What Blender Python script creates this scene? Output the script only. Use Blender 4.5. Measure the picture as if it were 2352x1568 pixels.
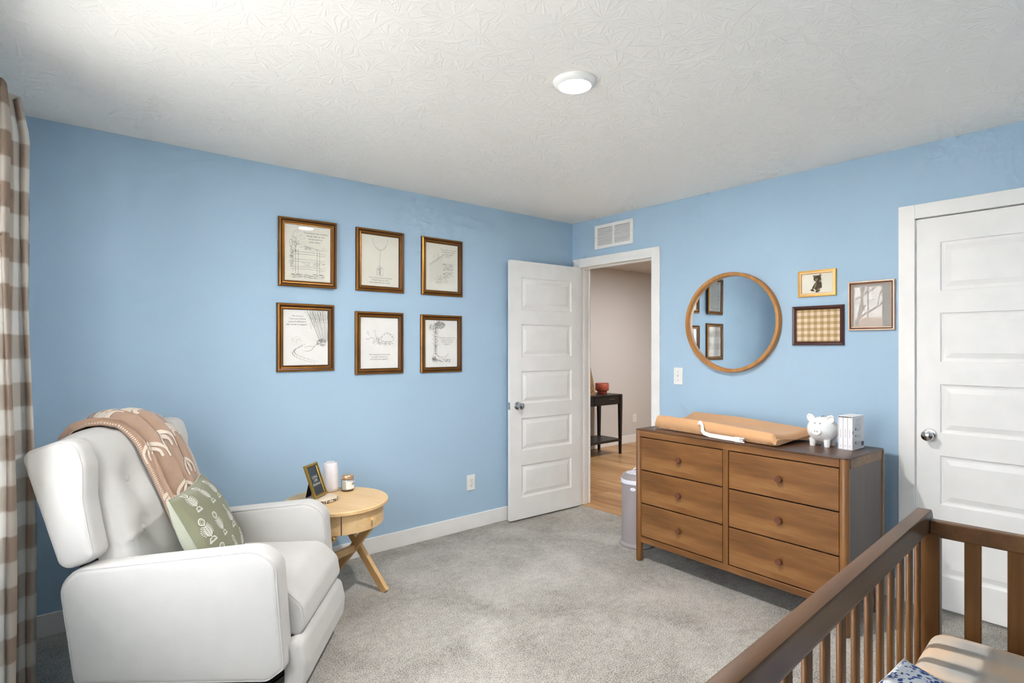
import bpy, bmesh, math, random
from mathutils import Vector, Matrix, Euler
random.seed(7)
R = math.radians
scene = bpy.context.scene
for o in list(bpy.data.objects):
    bpy.data.objects.remove(o)
COL = scene.collection

# ------------------------------------------------------------------ camera
cam_d = bpy.data.cameras.new('camera')
cam_d.sensor_width = 36.0
cam_d.lens = 36.0 * 1300.0 / 2352.0
cam_d.shift_y = 11.5 / 2352.0
cam_d.clip_start = 0.02
cam = bpy.data.objects.new('camera', cam_d)
COL.objects.link(cam)
cam.location = (-3.586, -3.465, 1.3686)
cam.rotation_euler = (R(90), 0, R(50.1 - 90))
scene.camera = cam

# ------------------------------------------------------------------ world, lights, exposure
WORLD_STRENGTH = 7.4
EXPOSURE = 0.72
SUN = 24.0
LAMP_POWER = 25.0
LAMP_LENS = 20.0
HALL_POWER = 34.0
world = bpy.data.worlds.new('overcast_sky')
scene.world = world
world.use_nodes = True
wn = world.node_tree.nodes
wn['Background'].inputs['Color'].default_value = (0.97, 0.98, 1.01, 1)
wn['Background'].inputs['Strength'].default_value = WORLD_STRENGTH
scene.view_settings.view_transform = 'Standard'
scene.view_settings.look = 'None'
scene.view_settings.gamma = 1.0
scene.view_settings.use_curve_mapping = False
scene.view_settings.exposure = EXPOSURE
try:
    scene.cycles.use_denoising = True
    scene.cycles.use_light_tree = False
    scene.cycles.use_adaptive_sampling = True
    scene.cycles.adaptive_threshold = 0.16
    scene.cycles.adaptive_min_samples = 12
    scene.cycles.max_bounces = 8
    scene.cycles.diffuse_bounces = 5
    scene.cycles.glossy_bounces = 4
    scene.cycles.transmission_bounces = 4
    scene.cycles.transparent_max_bounces = 8
    scene.cycles.sample_clamp_indirect = 8.0
except Exception:
    pass
sun = bpy.data.lights.new('bounce_sun', 'SUN')  # added sun: lights the outside ground so it bounces onto the ceiling
sun.energy = SUN
sun.angle = R(6)
sun.color = (1.0, 0.985, 0.97)
so = bpy.data.objects.new('bounce_sun', sun)
COL.objects.link(so)
so.rotation_euler = (R(38), 0, R(100))
# portal: only guides the sampling of the sky through the window opening
pl = bpy.data.lights.new('window_portal', 'AREA')
pl.shape = 'RECTANGLE'
pl.size = 2.30
pl.size_y = 1.56
po = bpy.data.objects.new('window_portal', pl)
COL.objects.link(po)
po.location = (-3.945, -1.94, 1.385)
po.rotation_euler = (R(90), 0, R(-90))
pl.cycles.is_portal = True

# ------------------------------------------------------------------ material helpers
MATS = {}


def nt(name):
    m = bpy.data.materials.new(name)
    m.use_nodes = True
    t = m.node_tree
    b = t.nodes['Principled BSDF']
    MATS[name] = m
    return m, t, b


def s2l(c):
    return tuple((x / 12.92 if x <= 0.04045 else ((x + 0.055) / 1.055) ** 2.4) for x in [v / 255.0 for v in c]) + (1.0,)


def N(t, typ, **kw):
    n = t.nodes.new(typ)
    for k, v in kw.items():
        if k in n.inputs:
            n.inputs[k].default_value = v
        else:
            setattr(n, k, v)
    return n


def L(t, a, b):
    t.links.new(a, b)


def math_node(t, op, a, b=None, c=None):
    n = t.nodes.new('ShaderNodeMath')
    n.operation = op
    for i, v in enumerate((a, b, c)):
        if v is None:
            continue
        if isinstance(v, (int, float)):
            n.inputs[i].default_value = v
        else:
            t.links.new(v, n.inputs[i])
    return n.outputs[0]


def ramp(t, fac, stops):
    n = t.nodes.new('ShaderNodeValToRGB')
    e = n.color_ramp.elements
    while len(e) < len(stops):
        e.new(0.5)
    for i, (p, c) in enumerate(stops):
        e[i].position = p
        e[i].color = c
    t.links.new(fac, n.inputs['Fac'])
    return n.outputs['Color']


def coords(t, kind='Object', scale=(1, 1, 1), rot=(0, 0, 0)):
    tc = t.nodes.new('ShaderNodeTexCoord')
    mp = t.nodes.new('ShaderNodeMapping')
    mp.inputs['Scale'].default_value = scale
    mp.inputs['Rotation'].default_value = rot
    t.links.new(tc.outputs[kind], mp.inputs['Vector'])
    return mp.outputs['Vector']


def noise(t, vec, scale, detail=2.0, rough=0.5, dist=0.0):
    n = N(t, 'ShaderNodeTexNoise')
    n.inputs['Scale'].default_value = scale
    n.inputs['Detail'].default_value = detail
    n.inputs['Roughness'].default_value = rough
    n.inputs['Distortion'].default_value = dist
    t.links.new(vec, n.inputs['Vector'])
    return n.outputs['Fac']


def bump(t, b, height, strength=0.3, dist=0.002):
    n = t.nodes.new('ShaderNodeBump')
    n.inputs['Strength'].default_value = strength
    n.inputs['Distance'].default_value = dist
    t.links.new(height, n.inputs['Height'])
    t.links.new(n.outputs['Normal'], b.inputs['Normal'])


def plain(name, rgb, rough=0.5, metal=0.0, spec=0.5, fine=None, var=0.0):
    """Plain paint / plastic / metal: colour with a slight procedural mottling."""
    m, t, b = nt(name)
    c = s2l(rgb)
    b.inputs['Roughness'].default_value = rough
    b.inputs['Metallic'].default_value = metal
    b.inputs['Specular IOR Level'].default_value = spec
    v = coords(t)
    f = noise(t, v, 9.0, 1.0)
    k = max(var, 0.02)
    lo = tuple(max(0, x * (1 - k)) for x in c[:3]) + (1,)
    hi = tuple(min(1, x * (1 + k)) for x in c[:3]) + (1,)
    L(t, ramp(t, f, [(0.3, lo), (0.7, hi)]), b.inputs['Base Color'])
    if fine:
        bump(t, b, noise(t, v, fine[0], 3.0), fine[1], fine[2])
    return m


def wood(name, dark, mid, light, grain_axis='X', rough=0.42, scale=1.0, bmp=0.08, blotch=0.5, coat=0.0):
    m, t, b = nt(name)
    g = {'X': (2.2, 34, 34), 'Y': (34, 2.2, 34), 'Z': (34, 34, 2.2)}[grain_axis]
    v = coords(t, 'Object', tuple(x * scale for x in g))
    v2 = coords(t, 'Object', tuple((x ** 0.5) * 0.9 for x in g))
    f1 = noise(t, v, 1.0, 5.0, 0.6, 0.6)
    f2 = noise(t, v2, 1.0, 3.0, 0.5, 0.8)
    f = math_node(t, 'ADD', math_node(t, 'MULTIPLY', f1, 1 - blotch), math_node(t, 'MULTIPLY', f2, blotch))
    L(t, ramp(t, f, [(0.28, s2l(dark)), (0.5, s2l(mid)), (0.72, s2l(light))]), b.inputs['Base Color'])
    b.inputs['Roughness'].default_value = rough
    b.inputs['Coat Weight'].default_value = coat
    b.inputs['Coat Roughness'].default_value = 0.25
    bump(t, b, f1, bmp, 0.001)
    return m


def fabric(name, rgb, weave=900.0, strength=0.25, rough=0.95, var=0.05, sheen=0.2):
    m, t, b = nt(name)
    c = s2l(rgb)
    v = coords(t)
    f = noise(t, v, weave, 2.0, 0.6)
    f0 = noise(t, v, 14.0, 3.0)
    k = math_node(t, 'ADD', math_node(t, 'MULTIPLY', f, 0.6), math_node(t, 'MULTIPLY', f0, 0.4))
    lo = tuple(x * (1 - var) for x in c[:3]) + (1,)
    hi = tuple(min(1, x * (1 + var)) for x in c[:3]) + (1,)
    L(t, ramp(t, k, [(0.35, lo), (0.65, hi)]), b.inputs['Base Color'])
    b.inputs['Roughness'].default_value = rough
    b.inputs['Specular IOR Level'].default_value = 0.15
    b.inputs['Sheen Weight'].default_value = sheen
    bump(t, b, f, strength, 0.001)
    return m


def plaid(name, period, c_none, c_one, c_two, coord='UV', soft=0.03, rough=0.9, translucent=0.0, axes=(0, 1), duty=0.5, weave=1400.0):
    m, t, b = nt(name)
    tc = t.nodes.new('ShaderNodeTexCoord')
    sp = t.nodes.new('ShaderNodeSeparateXYZ')
    L(t, tc.outputs[coord], sp.inputs[0])

    def band(o):
        f = math_node(t, 'FRACT', math_node(t, 'DIVIDE', o, period))
        tri = math_node(t, 'ABSOLUTE', math_node(t, 'SUBTRACT', f, 0.5))
        n = t.nodes.new('ShaderNodeMapRange')
        L(t, tri, n.inputs['Value'])
        n.inputs['From Min'].default_value = 0.5 * duty - soft
        n.inputs['From Max'].default_value = 0.5 * duty + soft
        return n.outputs['Result']
    s = math_node(t, 'MULTIPLY', math_node(t, 'ADD', band(sp.outputs[axes[0]]), band(sp.outputs[axes[1]])), 0.5)
    nz = noise(t, tc.outputs['Object'], weave, 2.0)
    s = math_node(t, 'ADD', s, math_node(t, 'MULTIPLY', math_node(t, 'SUBTRACT', nz, 0.5), 0.12))
    col = ramp(t, s, [(0.0, s2l(c_none)), (0.5, s2l(c_one)), (1.0, s2l(c_two))])
    L(t, col, b.inputs['Base Color'])
    b.inputs['Roughness'].default_value = rough
    b.inputs['Specular IOR Level'].default_value = 0.1
    bump(t, b, nz, 0.2, 0.0008)
    if translucent > 0:
        tr = t.nodes.new('ShaderNodeBsdfTranslucent')
        L(t, col, tr.inputs['Color'])
        mx = t.nodes.new('ShaderNodeMixShader')
        mx.inputs[0].default_value = translucent
        L(t, b.outputs[0], mx.inputs[1])
        L(t, tr.outputs[0], mx.inputs[2])
        L(t, mx.outputs[0], t.nodes['Material Output'].inputs['Surface'])
    return m


def clear_glass(name, gain=1.0, tint=(1, 1, 1, 1)):
    """Thin architectural glass: fresnel mirror over a clear pane."""
    m = bpy.data.materials.new(name)
    m.use_nodes = True
    t = m.node_tree
    t.nodes.remove(t.nodes['Principled BSDF'])
    fr = N(t, 'ShaderNodeFresnel', IOR=1.52)
    g = N(t, 'ShaderNodeBsdfGlossy', Roughness=0.004)
    tr = N(t, 'ShaderNodeBsdfTransparent', Color=tint)
    mx = t.nodes.new('ShaderNodeMixShader')
    L(t, math_node(t, 'MINIMUM', math_node(t, 'MULTIPLY', fr.outputs[0], gain), 1.0), mx.inputs[0])
    L(t, tr.outputs[0], mx.inputs[1])
    L(t, g.outputs[0], mx.inputs[2])
    L(t, mx.outputs[0], t.nodes['Material Output'].inputs['Surface'])
    MATS[name] = m
    return m


def emitter(name, rgb, strength):
    m, t, b = nt(name)
    b.inputs['Base Color'].default_value = (0.9, 0.9, 0.9, 1)
    b.inputs['Emission Color'].default_value = rgb + (1,)
    b.inputs['Emission Strength'].default_value = strength
    m.cycles.emission_sampling = 'NONE'
    return m


# ------------------------------------------------------------------ materials
def mat_wall(name, rgb):
    m, t, b = nt(name)
    c = s2l(rgb)
    v = coords(t)
    f = noise(t, v, 1.4, 1.0)
    L(t, ramp(t, f, [(0.3, tuple(x * 0.98 for x in c[:3]) + (1,)), (0.7, tuple(min(1, x * 1.02) for x in c[:3]) + (1,))]), b.inputs['Base Color'])
    b.inputs['Roughness'].default_value = 0.9
    b.inputs['Specular IOR Level'].default_value = 0.0
    return m


mat_wall('blue_paint', (174, 200, 221))
mat_wall('greige_paint', (214, 209, 204))


def mat_ceiling():
    """Stomped-brush plaster: radial brush strokes around scattered stamp centres."""
    m, t, b = nt('ceiling_plaster')
    c = s2l((250, 246, 240))
    tc = t.nodes.new('ShaderNodeTexCoord')
    P = tc.outputs['Object']

    def stamps(scale, offs, ang_k, thr):
        mp = t.nodes.new('ShaderNodeMapping')
        mp.inputs['Location'].default_value = (offs, offs * 1.7, 0)
        L(t, P, mp.inputs['Vector'])
        vo = N(t, 'ShaderNodeTexVoronoi')
        vo.voronoi_dimensions = '2D'
        vo.inputs['Scale'].default_value = scale
        L(t, mp.outputs[0], vo.inputs['Vector'])
        df = t.nodes.new('ShaderNodeVectorMath')
        df.operation = 'SUBTRACT'
        L(t, mp.outputs[0], df.inputs[0])
        L(t, vo.outputs['Position'], df.inputs[1])
        sp = t.nodes.new('ShaderNodeSeparateXYZ')
        L(t, df.outputs[0], sp.inputs[0])
        ang = math_node(t, 'ARCTAN2', sp.outputs[1], sp.outputs[0])
        ln = t.nodes.new('ShaderNodeVectorMath')
        ln.operation = 'LENGTH'
        L(t, df.outputs[0], ln.inputs[0])
        sc = t.nodes.new('ShaderNodeSeparateColor')
        L(t, vo.outputs['Color'], sc.inputs[0])
        cb = t.nodes.new('ShaderNodeCombineXYZ')
        wob = noise(t, P, 7.0, 0.0)
        L(t, math_node(t, 'MULTIPLY', math_node(t, 'ADD', ang, math_node(t, 'MULTIPLY', wob, 0.9)), ang_k), cb.inputs[0])
        L(t, math_node(t, 'MULTIPLY', ln.outputs['Value'], 24.0), cb.inputs[1])
        L(t, math_node(t, 'MULTIPLY', sc.outputs[0], 40.0), cb.inputs[2])
        nz = noise(t, cb.outputs[0], 1.0, 0.0, 0.4)
        mr = t.nodes.new('ShaderNodeMapRange')
        L(t, nz, mr.inputs['Value'])
        mr.inputs['From Min'].default_value = thr
        mr.inputs['From Max'].default_value = thr + 0.10
        return mr.outputs[0]
    h = math_node(t, 'MAXIMUM', stamps(6.5, 0.0, 6.0, 0.56), stamps(7.5, 3.3, 5.5, 0.58))
    fine = noise(t, P, 90.0, 1.0)
    h = math_node(t, 'ADD', h, math_node(t, 'MULTIPLY', fine, 0.25))
    bump(t, b, h, 0.25, 0.004)
    b.inputs['Base Color'].default_value = c
    b.inputs['Roughness'].default_value = 0.9
    b.inputs['Specular IOR Level'].default_value = 0.0


mat_ceiling()


def mat_carpet():
    m, t, b = nt('grey_carpet')
    v = coords(t)
    f = noise(t, v, 165.0, 1.0, 0.7)
    big = noise(t, v, 2.6, 3.0, 0.6, 0.6)
    mid = noise(t, v, 28.0, 1.0, 0.6)
    k = math_node(t, 'ADD', math_node(t, 'MULTIPLY', f, 0.60), math_node(t, 'ADD', math_node(t, 'MULTIPLY', big, 0.28), math_node(t, 'MULTIPLY', mid, 0.12)))
    L(t, ramp(t, k, [(0.32, s2l((98, 93, 87))), (0.45, s2l((159, 154, 146))), (0.54, s2l((182, 178, 170))), (0.68, s2l((213, 209, 201)))]), b.inputs['Base Color'])
    b.inputs['Roughness'].default_value = 1.0
    b.inputs['Specular IOR Level'].default_value = 0.0
    bump(t, b, f, 0.9, 0.006)


mat_carpet()
plain('trim_white', (243, 241, 237), 0.38, spec=0.4)
plain('door_white', (243, 241, 237), 0.42, spec=0.4)
plain('plate_white', (238, 237, 232), 0.35)
plain('slot_dark', (70, 68, 64), 0.6)
plain('duct_shade', (92, 90, 86), 0.8)
plain('chrome', (206, 206, 206), 0.12, 1.0)
plain('window_vinyl', (240, 240, 238), 0.4)
def mat_planks():
    m, t, b = nt('hall_plank')
    tc = t.nodes.new('ShaderNodeTexCoord')
    oi = t.nodes.new('ShaderNodeObjectInfo')
    ad = t.nodes.new('ShaderNodeVectorMath')
    ad.operation = 'ADD'
    cb = t.nodes.new('ShaderNodeCombineXYZ')
    L(t, math_node(t, 'MULTIPLY', oi.outputs['Random'], 37.0), cb.inputs[2])
    L(t, tc.outputs['Object'], ad.inputs[0])
    L(t, cb.outputs[0], ad.inputs[1])
    mp = t.nodes.new('ShaderNodeMapping')
    mp.inputs['Scale'].default_value = (26, 1.6, 1)
    L(t, ad.outputs[0], mp.inputs['Vector'])
    f = noise(t, mp.outputs[0], 1.0, 5.0, 0.6, 0.8)
    k = math_node(t, 'ADD', math_node(t, 'MULTIPLY', f, 0.78), math_node(t, 'ADD', math_node(t, 'MULTIPLY', oi.outputs['Random'], 0.16), 0.04))
    L(t, ramp(t, k, [(0.25, s2l((136, 94, 56))), (0.5, s2l((182, 138, 90))), (0.75, s2l((212, 174, 128)))]), b.inputs['Base Color'])
    b.inputs['Roughness'].default_value = 0.38
    bump(t, b, f, 0.08, 0.001)


mat_planks()
wood('dresser_wood', (80, 48, 22), (126, 84, 44), (164, 118, 70), 'X', 0.36, 1.0, 0.06, 0.62)
wood('dresser_wood_upright', (86, 52, 24), (124, 82, 42), (150, 106, 60), 'Z', 0.36, 1.0, 0.06, 0.5)
wood('dresser_top_wood', (58, 36, 22), (82, 53, 33), (104, 70, 46), 'X', 0.33, 1.0, 0.06, 0.5)
wood('dresser_side_shaded', (50, 38, 34), (66, 52, 46), (80, 64, 56), 'Z', 0.34, 1.0, 0.04, 0.5)  # same wood, with shade and sheen put into a darker, greyer colour
wood('knob_wood', (80, 44, 28), (108, 64, 42), (130, 84, 58), 'Y', 0.4, 3.0)
wood('crib_wood', (66, 42, 20), (98, 66, 36), (124, 88, 52), 'X', 0.38, 1.0, 0.05, 0.55)
wood('crib_wood_upright', (72, 44, 18), (108, 70, 32), (138, 94, 48), 'Z', 0.38, 1.0, 0.05, 0.55)
wood('mirror_wood', (150, 98, 48), (184, 128, 68), (206, 152, 90), 'Y', 0.4, 0.6)
wood('birch', (206, 166, 112), (224, 188, 136), (236, 204, 158), 'X', 0.42, 0.7, 0.04)
wood('birch_upright', (190, 146, 88), (212, 170, 112), (228, 190, 136), 'Z', 0.42, 0.7, 0.04)
wood('gap_shade', (44, 20, 10), (62, 30, 16), (84, 44, 24), 'Z', 0.4, 0.7, 0.04)
plain('console_black', (30, 25, 22), 0.4, var=0.1)
plain('terracotta', (176, 84, 62), 0.55, var=0.06)
fabric('chair_fabric', (193, 191, 187), 620.0, 0.35, var=0.03)
fabric('chair_piping', (188, 186, 184), 620.0, 0.3, var=0.03)
plain('black_metal', (24, 24, 25), 0.35, 0.6)
plain('pig_ceramic', (240, 239, 236), 0.16, spec=0.6)
plain('ink_black', (26, 24, 24), 0.5)
plain('print_grey', (138, 136, 131), 0.8)
plain('print_light', (178, 176, 170), 0.8)
plain('paper_cream', (232, 228, 214), 0.85)
plain('paper_white', (238, 236, 231), 0.85)
plain('gold_bronze', (150, 100, 40), 0.30, 0.7, var=0.14)
plain('bronze_dark', (66, 36, 18), 0.34, 0.35, var=0.18)
plain('gold_light', (226, 178, 96), 0.32, 0.7, var=0.1)
plain('gold_pale', (222, 188, 142), 0.4, 0.45, var=0.08)
plain('mahogany', (66, 26, 16), 0.32, 0.0, var=0.2)
plain('rose_gold', (214, 178, 150), 0.32, 0.55, var=0.06)
plain('bear_brown', (92, 76, 52), 0.8, var=0.25)
plain('bear_tan', (168, 146, 106), 0.8, var=0.1)
plain('chalkboard', (34, 46, 54), 0.45)
plain('chalk_white', (222, 222, 216), 0.8)
plain('velvet_black', (12, 12, 12), 0.9)
plain('antique_gold', (170, 142, 70), 0.3, 0.75, var=0.15)
fabric('speaker_cloth', (228, 224, 226), 1500.0, 0.3)
plain('speaker_cap', (222, 222, 222), 0.4)
plain('candle_wax', (238, 234, 226), 0.5)
plain('lid_copper', (214, 180, 146), 0.35, 0.7, var=0.08)
plain('label_white', (240, 238, 233), 0.7)
wood('slice_face', (206, 184, 158), (226, 208, 186), (238, 224, 206), 'Z', 0.7, 0.3)
plain('strap_white', (216, 214, 209), 0.8)
plain('buckle_white', (238, 238, 238), 0.3)
plain('pail_grey', (158, 150, 150), 0.42)
plain('pail_white', (230, 230, 240), 0.35)
plain('card_white', (236, 234, 236), 0.6)
plain('card_print', (186, 184, 190), 0.7)
plain('barcode_ink', (70, 86, 118), 0.7)
plain('mirror_silver', (238, 242, 244), 0.012, 1.0)
fabric('pad_cover', (206, 160, 116), 1000.0, 0.18, var=0.03)
fabric('sage_linen', (130, 130, 106), 700.0, 0.5, var=0.08)
fabric('sage_back', (164, 167, 150), 900.0, 0.3, var=0.04)
fabric('block_print_white', (224, 222, 212), 900.0, 0.2)
fabric('blanket_brown', (176, 146, 124), 420.0, 0.9, var=0.12, sheen=0.5)
fabric('blanket_cream', (226, 212, 196), 420.0, 0.8, var=0.06, sheen=0.4)
plaid('curtain_plaid', 0.172, (246, 244, 240), (220, 213, 204), (184, 166, 150), 'UV', 0.02, 0.95, 0.6)
plaid('gingham_print', 0.0372, (232, 216, 196), (208, 178, 134), (176, 148, 104), 'UV', 0.06, 0.8)
plaid('sheet_gingham', 0.15, (220, 192, 164), (206, 190, 172), (178, 173, 166), 'Object', 0.10, 0.9, 0.0, (0, 1), 0.5, 260.0)
clear_glass('picture_glass', 0.6)
clear_glass('bright_picture_glass', 1.3)
plain('paper_shade', (176, 172, 167), 0.85)
clear_glass('window_glass', 1.0)
clear_glass('jar_glass', 1.3, (0.93, 0.95, 0.93, 1))
emitter('lamp_lens', (1.0, 0.97, 0.92), LAMP_LENS)
plain('siding_white', (214, 212, 208), 0.7)
plain('shingle_brown', (134, 118, 104), 0.9, var=0.15)
plain('brick_tan', (160, 132, 112), 0.9, var=0.15)
plain('bark', (120, 104, 92), 0.9, var=0.2)
plain('bounce_lawn', (190, 190, 186), 1.0, var=0.2)  # paled to act as a reflector throwing light up to the ceiling
plain('hedge_green', (136, 132, 96), 1.0, var=0.35)


def mat_blue_floral():
    m, t, b = nt('blue_floral')
    v = coords(t)
    vo = N(t, 'ShaderNodeTexVoronoi')
    vo.inputs['Scale'].default_value = 95.0
    wv = t.nodes.new('ShaderNodeVectorMath')
    wv.operation = 'ADD'
    nz = N(t, 'ShaderNodeTexNoise')
    nz.inputs['Scale'].default_value = 60.0
    L(t, v, nz.inputs['Vector'])
    sc = t.nodes.new('ShaderNodeVectorMath')
    sc.operation = 'SCALE'
    sc.inputs['Scale'].default_value = 0.018
    L(t, nz.outputs['Color'], sc.inputs[0])
    L(t, v, wv.inputs[0])
    L(t, sc.outputs[0], wv.inputs[1])
    L(t, wv.outputs[0], vo.inputs['Vector'])
    k = noise(t, v, 30.0, 1.0)
    f = math_node(t, 'ADD', vo.outputs['Distance'], math_node(t, 'MULTIPLY', math_node(t, 'SUBTRACT', k, 0.5), 0.5))
    L(t, ramp(t, f, [(0.26, s2l((52, 74, 140))), (0.38, s2l((104, 126, 182))), (0.44, s2l((222, 224, 228))), (1.0, s2l((232, 232, 232)))]), b.inputs['Base Color'])
    b.inputs['Roughness'].default_value = 0.9


mat_blue_floral()


def mat_rattan():
    m, t, b = nt('rattan')
    v = coords(t, 'Object', (1, 1, 1.6))
    f = noise(t, v, 90.0, 2.0)
    L(t, ramp(t, f, [(0.4, s2l((78, 52, 30))), (0.6, s2l((186, 140, 92)))]), b.inputs['Base Color'])
    b.inputs['Roughness'].default_value = 0.8
    bump(t, b, f, 0.5, 0.003)


mat_rattan()


def mat_bark_edge():
    m, t, b = nt('bark_edge')
    v = coords(t, 'Object', (1, 1, 0.2))
    f = noise(t, v, 120.0, 2.0)
    L(t, ramp(t, f, [(0.45, s2l((36, 26, 20))), (0.55, s2l((206, 186, 160)))]), b.inputs['Base Color'])
    b.inputs['Roughness'].default_value = 0.9


mat_bark_edge()

# ------------------------------------------------------------------ object helpers


def link(o, parent=None):
    COL.objects.link(o)
    if parent is not None:
        o.parent = parent
    return o


def tag(o, label=None, cat=None, group=None, kind=None):
    if label:
        o['label'] = label
    if cat:
        o['category'] = cat
    if group:
        o['group'] = group
    if kind:
        o['kind'] = kind
    return o


def empty(name, loc, rz=0.0, label=None, cat=None, group=None, rot=None, kind=None):
    o = bpy.data.objects.new(name, None)
    o.empty_display_size = 0.05
    link(o)
    o.location = loc
    o.rotation_euler = rot if rot is not None else (0, 0, rz)
    tag(o, label, cat, group, kind)
    return o


class MB:
    """Collects shapes in one bmesh, then links them as ONE mesh object."""

    def __init__(self):
        self.bm = bmesh.new()
        self.uv = None

    def add(self, verts, faces, mi=0):
        vs = [self.bm.verts.new(v) for v in verts]
        out = []
        for f in faces:
            try:
                fc = self.bm.faces.new([vs[i] for i in f])
                fc.material_index = mi
                out.append(fc)
            except ValueError:
                pass
        return vs, out

    def box(self, x0, x1, y0, y1, z0, z1, bev=0.0, seg=2, M=None, mi=0):
        x0, x1 = min(x0, x1), max(x0, x1)
        y0, y1 = min(y0, y1), max(y0, y1)
        z0, z1 = min(z0, z1), max(z0, z1)
        vs = [Vector(p) for p in ((x0, y0, z0), (x1, y0, z0), (x1, y1, z0), (x0, y1, z0), (x0, y0, z1), (x1, y0, z1), (x1, y1, z1), (x0, y1, z1))]
        fs = [(3, 2, 1, 0), (4, 5, 6, 7), (0, 1, 5, 4), (1, 2, 6, 5), (2, 3, 7, 6), (3, 0, 4, 7)]
        v, f = self.add(vs, fs, mi)
        if bev > 0:
            ed = list({e for fc in f for e in fc.edges})
            r = bmesh.ops.bevel(self.bm, geom=ed, offset=bev, segments=seg, profile=0.5, affect='EDGES')
            for fc in r['faces']:
                fc.material_index = mi
            v = list({q for fc in r['faces'] for q in fc.verts} | {q for q in v if q.is_valid})
        if M is not None:
            bmesh.ops.transform(self.bm, matrix=M, verts=[q for q in v if q.is_valid])
        return self

    def lathe(self, prof, seg=32, M=None, cap0=True, cap1=True, a0=0.0, a1=2 * math.pi, mi=0):
        """prof: list of (radius, z)."""
        full = abs((a1 - a0) - 2 * math.pi) < 1e-6
        n = seg if full else seg + 1
        verts, rings = [], []
        for r, z in prof:
            ring = []
            for i in range(n):
                a = a0 + (a1 - a0) * i / seg
                ring.append(len(verts))
                p = Vector((r * math.cos(a), r * math.sin(a), z))
                verts.append(M @ p if M is not None else p)
            rings.append(ring)
        faces = []
        for k in range(len(prof) - 1):
            for i in range(seg):
                j = (i + 1) % n
                faces.append((rings[k][i], rings[k][j], rings[k + 1][j], rings[k + 1][i]))
        if full and cap0 and prof[0][0] > 1e-6:
            faces.append(tuple(reversed(rings[0])))
        if full and cap1 and prof[-1][0] > 1e-6:
            faces.append(tuple(rings[-1]))
        self.add(verts, faces, mi)
        return self

    def tube(self, pts, r, seg=8, closed=False, mi=0, flat=1.0):
        pts = [Vector(p) for p in pts]
        n = len(pts)
        verts, faces = [], []
        up = None
        for i, p in enumerate(pts):
            a = pts[(i - 1) % n] if (closed or i > 0) else p
            b = pts[(i + 1) % n] if (closed or i < n - 1) else p
            d = (b - a).normalized()
            if up is None:
                up = d.orthogonal().normalized()
            up = (up - d * up.dot(d)).normalized()
            s = d.cross(up)
            rr = r[i] if isinstance(r, (list, tuple)) else r
            for k in range(seg):
                an = 2 * math.pi * k / seg
                verts.append(p + up * math.cos(an) * rr + s * math.sin(an) * rr * flat)
        m = n if closed else n - 1
        for i in range(m):
            j = (i + 1) % n
            for k in range(seg):
                q = (k + 1) % seg
                faces.append((i * seg + k, i * seg + q, j * seg + q, j * seg + k))
        if not closed:
            faces.append(tuple(range(seg - 1, -1, -1)))
            faces.append(tuple((n - 1) * seg + k for k in range(seg)))
        self.add(verts, faces, mi)
        return self

    def sphere(self, c, r, sx=1, sy=1, sz=1, u=24, v=16, M=None):
        verts, faces = [], []
        c = Vector(c)
        for j in range(v + 1):
            th = math.pi * j / v
            for i in range(u):
                ph = 2 * math.pi * i / u
                p = Vector((r * sx * math.sin(th) * math.cos(ph), r * sy * math.sin(th) * math.sin(ph), r * sz * math.cos(th)))
                p = c + (M @ p if M is not None else p)
                verts.append(p)
        for j in range(v):
            for i in range(u):
                q = (i + 1) % u
                faces.append((j * u + i, (j + 1) * u + i, (j + 1) * u + q, j * u + q))
        vs, fs = self.add(verts, faces)
        bmesh.ops.remove_doubles(self.bm, verts=vs, dist=1e-6)
        return self

    def grid(self, fn, nu, nv, closed_u=False, uvfn=None, mi=0):
        verts = []
        for j in range(nv + 1):
            for i in range(nu + (0 if closed_u else 1)):
                verts.append(fn(i / nu, j / nv))
        w = nu + (0 if closed_u else 1)
        faces = []
        for j in range(nv):
            for i in range(nu):
                k = (i + 1) % w if closed_u else i + 1
                faces.append((j * w + i, j * w + k, (j + 1) * w + k, (j + 1) * w + i))
        vs, fs = self.add(verts, faces, mi)
        if uvfn:
            if self.uv is None:
                self.uv = self.bm.loops.layers.uv.new('UVMap')
            idx = {v: n for n, v in enumerate(vs)}
            for fc in fs:
                for lp in fc.loops:
                    n = idx[lp.vert]
                    lp[self.uv].uv = uvfn((n % w) / nu, (n // w) / nv)
        return self

    def soft(self, outline, t0, t1, r, seg=5, axis='Y', bulge=0.0):
        """Outline (list of (a,b)) extruded along an axis with rounded rims. axis Y: a=x,b=z ; X: a=y,b=z ; Z: a=x,b=y"""
        n = len(outline)
        pts = [Vector((p[0], p[1])) for p in outline]
        area = sum(pts[i].x * pts[(i + 1) % n].y - pts[(i + 1) % n].x * pts[i].y for i in range(n))
        if area < 0:
            pts.reverse()
        nor = []
        for i in range(n):
            d = (pts[(i + 1) % n] - pts[i - 1]).normalized()
            nor.append(Vector((-d.y, d.x)))      # inward for ccw
        rings = []
        for k in range(seg + 1):
            a = math.pi / 2 * k / seg
            rings.append((t0 + r * (1 - math.sin(a)), r * (1 - math.cos(a))))
        rings = list(reversed(rings))
        r0 = [(t0 + r * (1 - math.sin(math.pi / 2 * k / seg)), r * (1 - math.cos(math.pi / 2 * k / seg))) for k in range(seg, -1, -1)]
        r1 = [(t1 - r * (1 - math.sin(math.pi / 2 * k / seg)), r * (1 - math.cos(math.pi / 2 * k / seg))) for k in range(0, seg + 1)]
        cen = sum(pts, Vector((0, 0))) / n

        def put(p, tt):
            if axis == 'Y':
                return Vector((p.x, tt, p.y))
            if axis == 'X':
                return Vector((tt, p.x, p.y))
            return Vector((p.x, p.y, tt))
        verts, faces, rr = [], [], []
        seq = []
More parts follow.
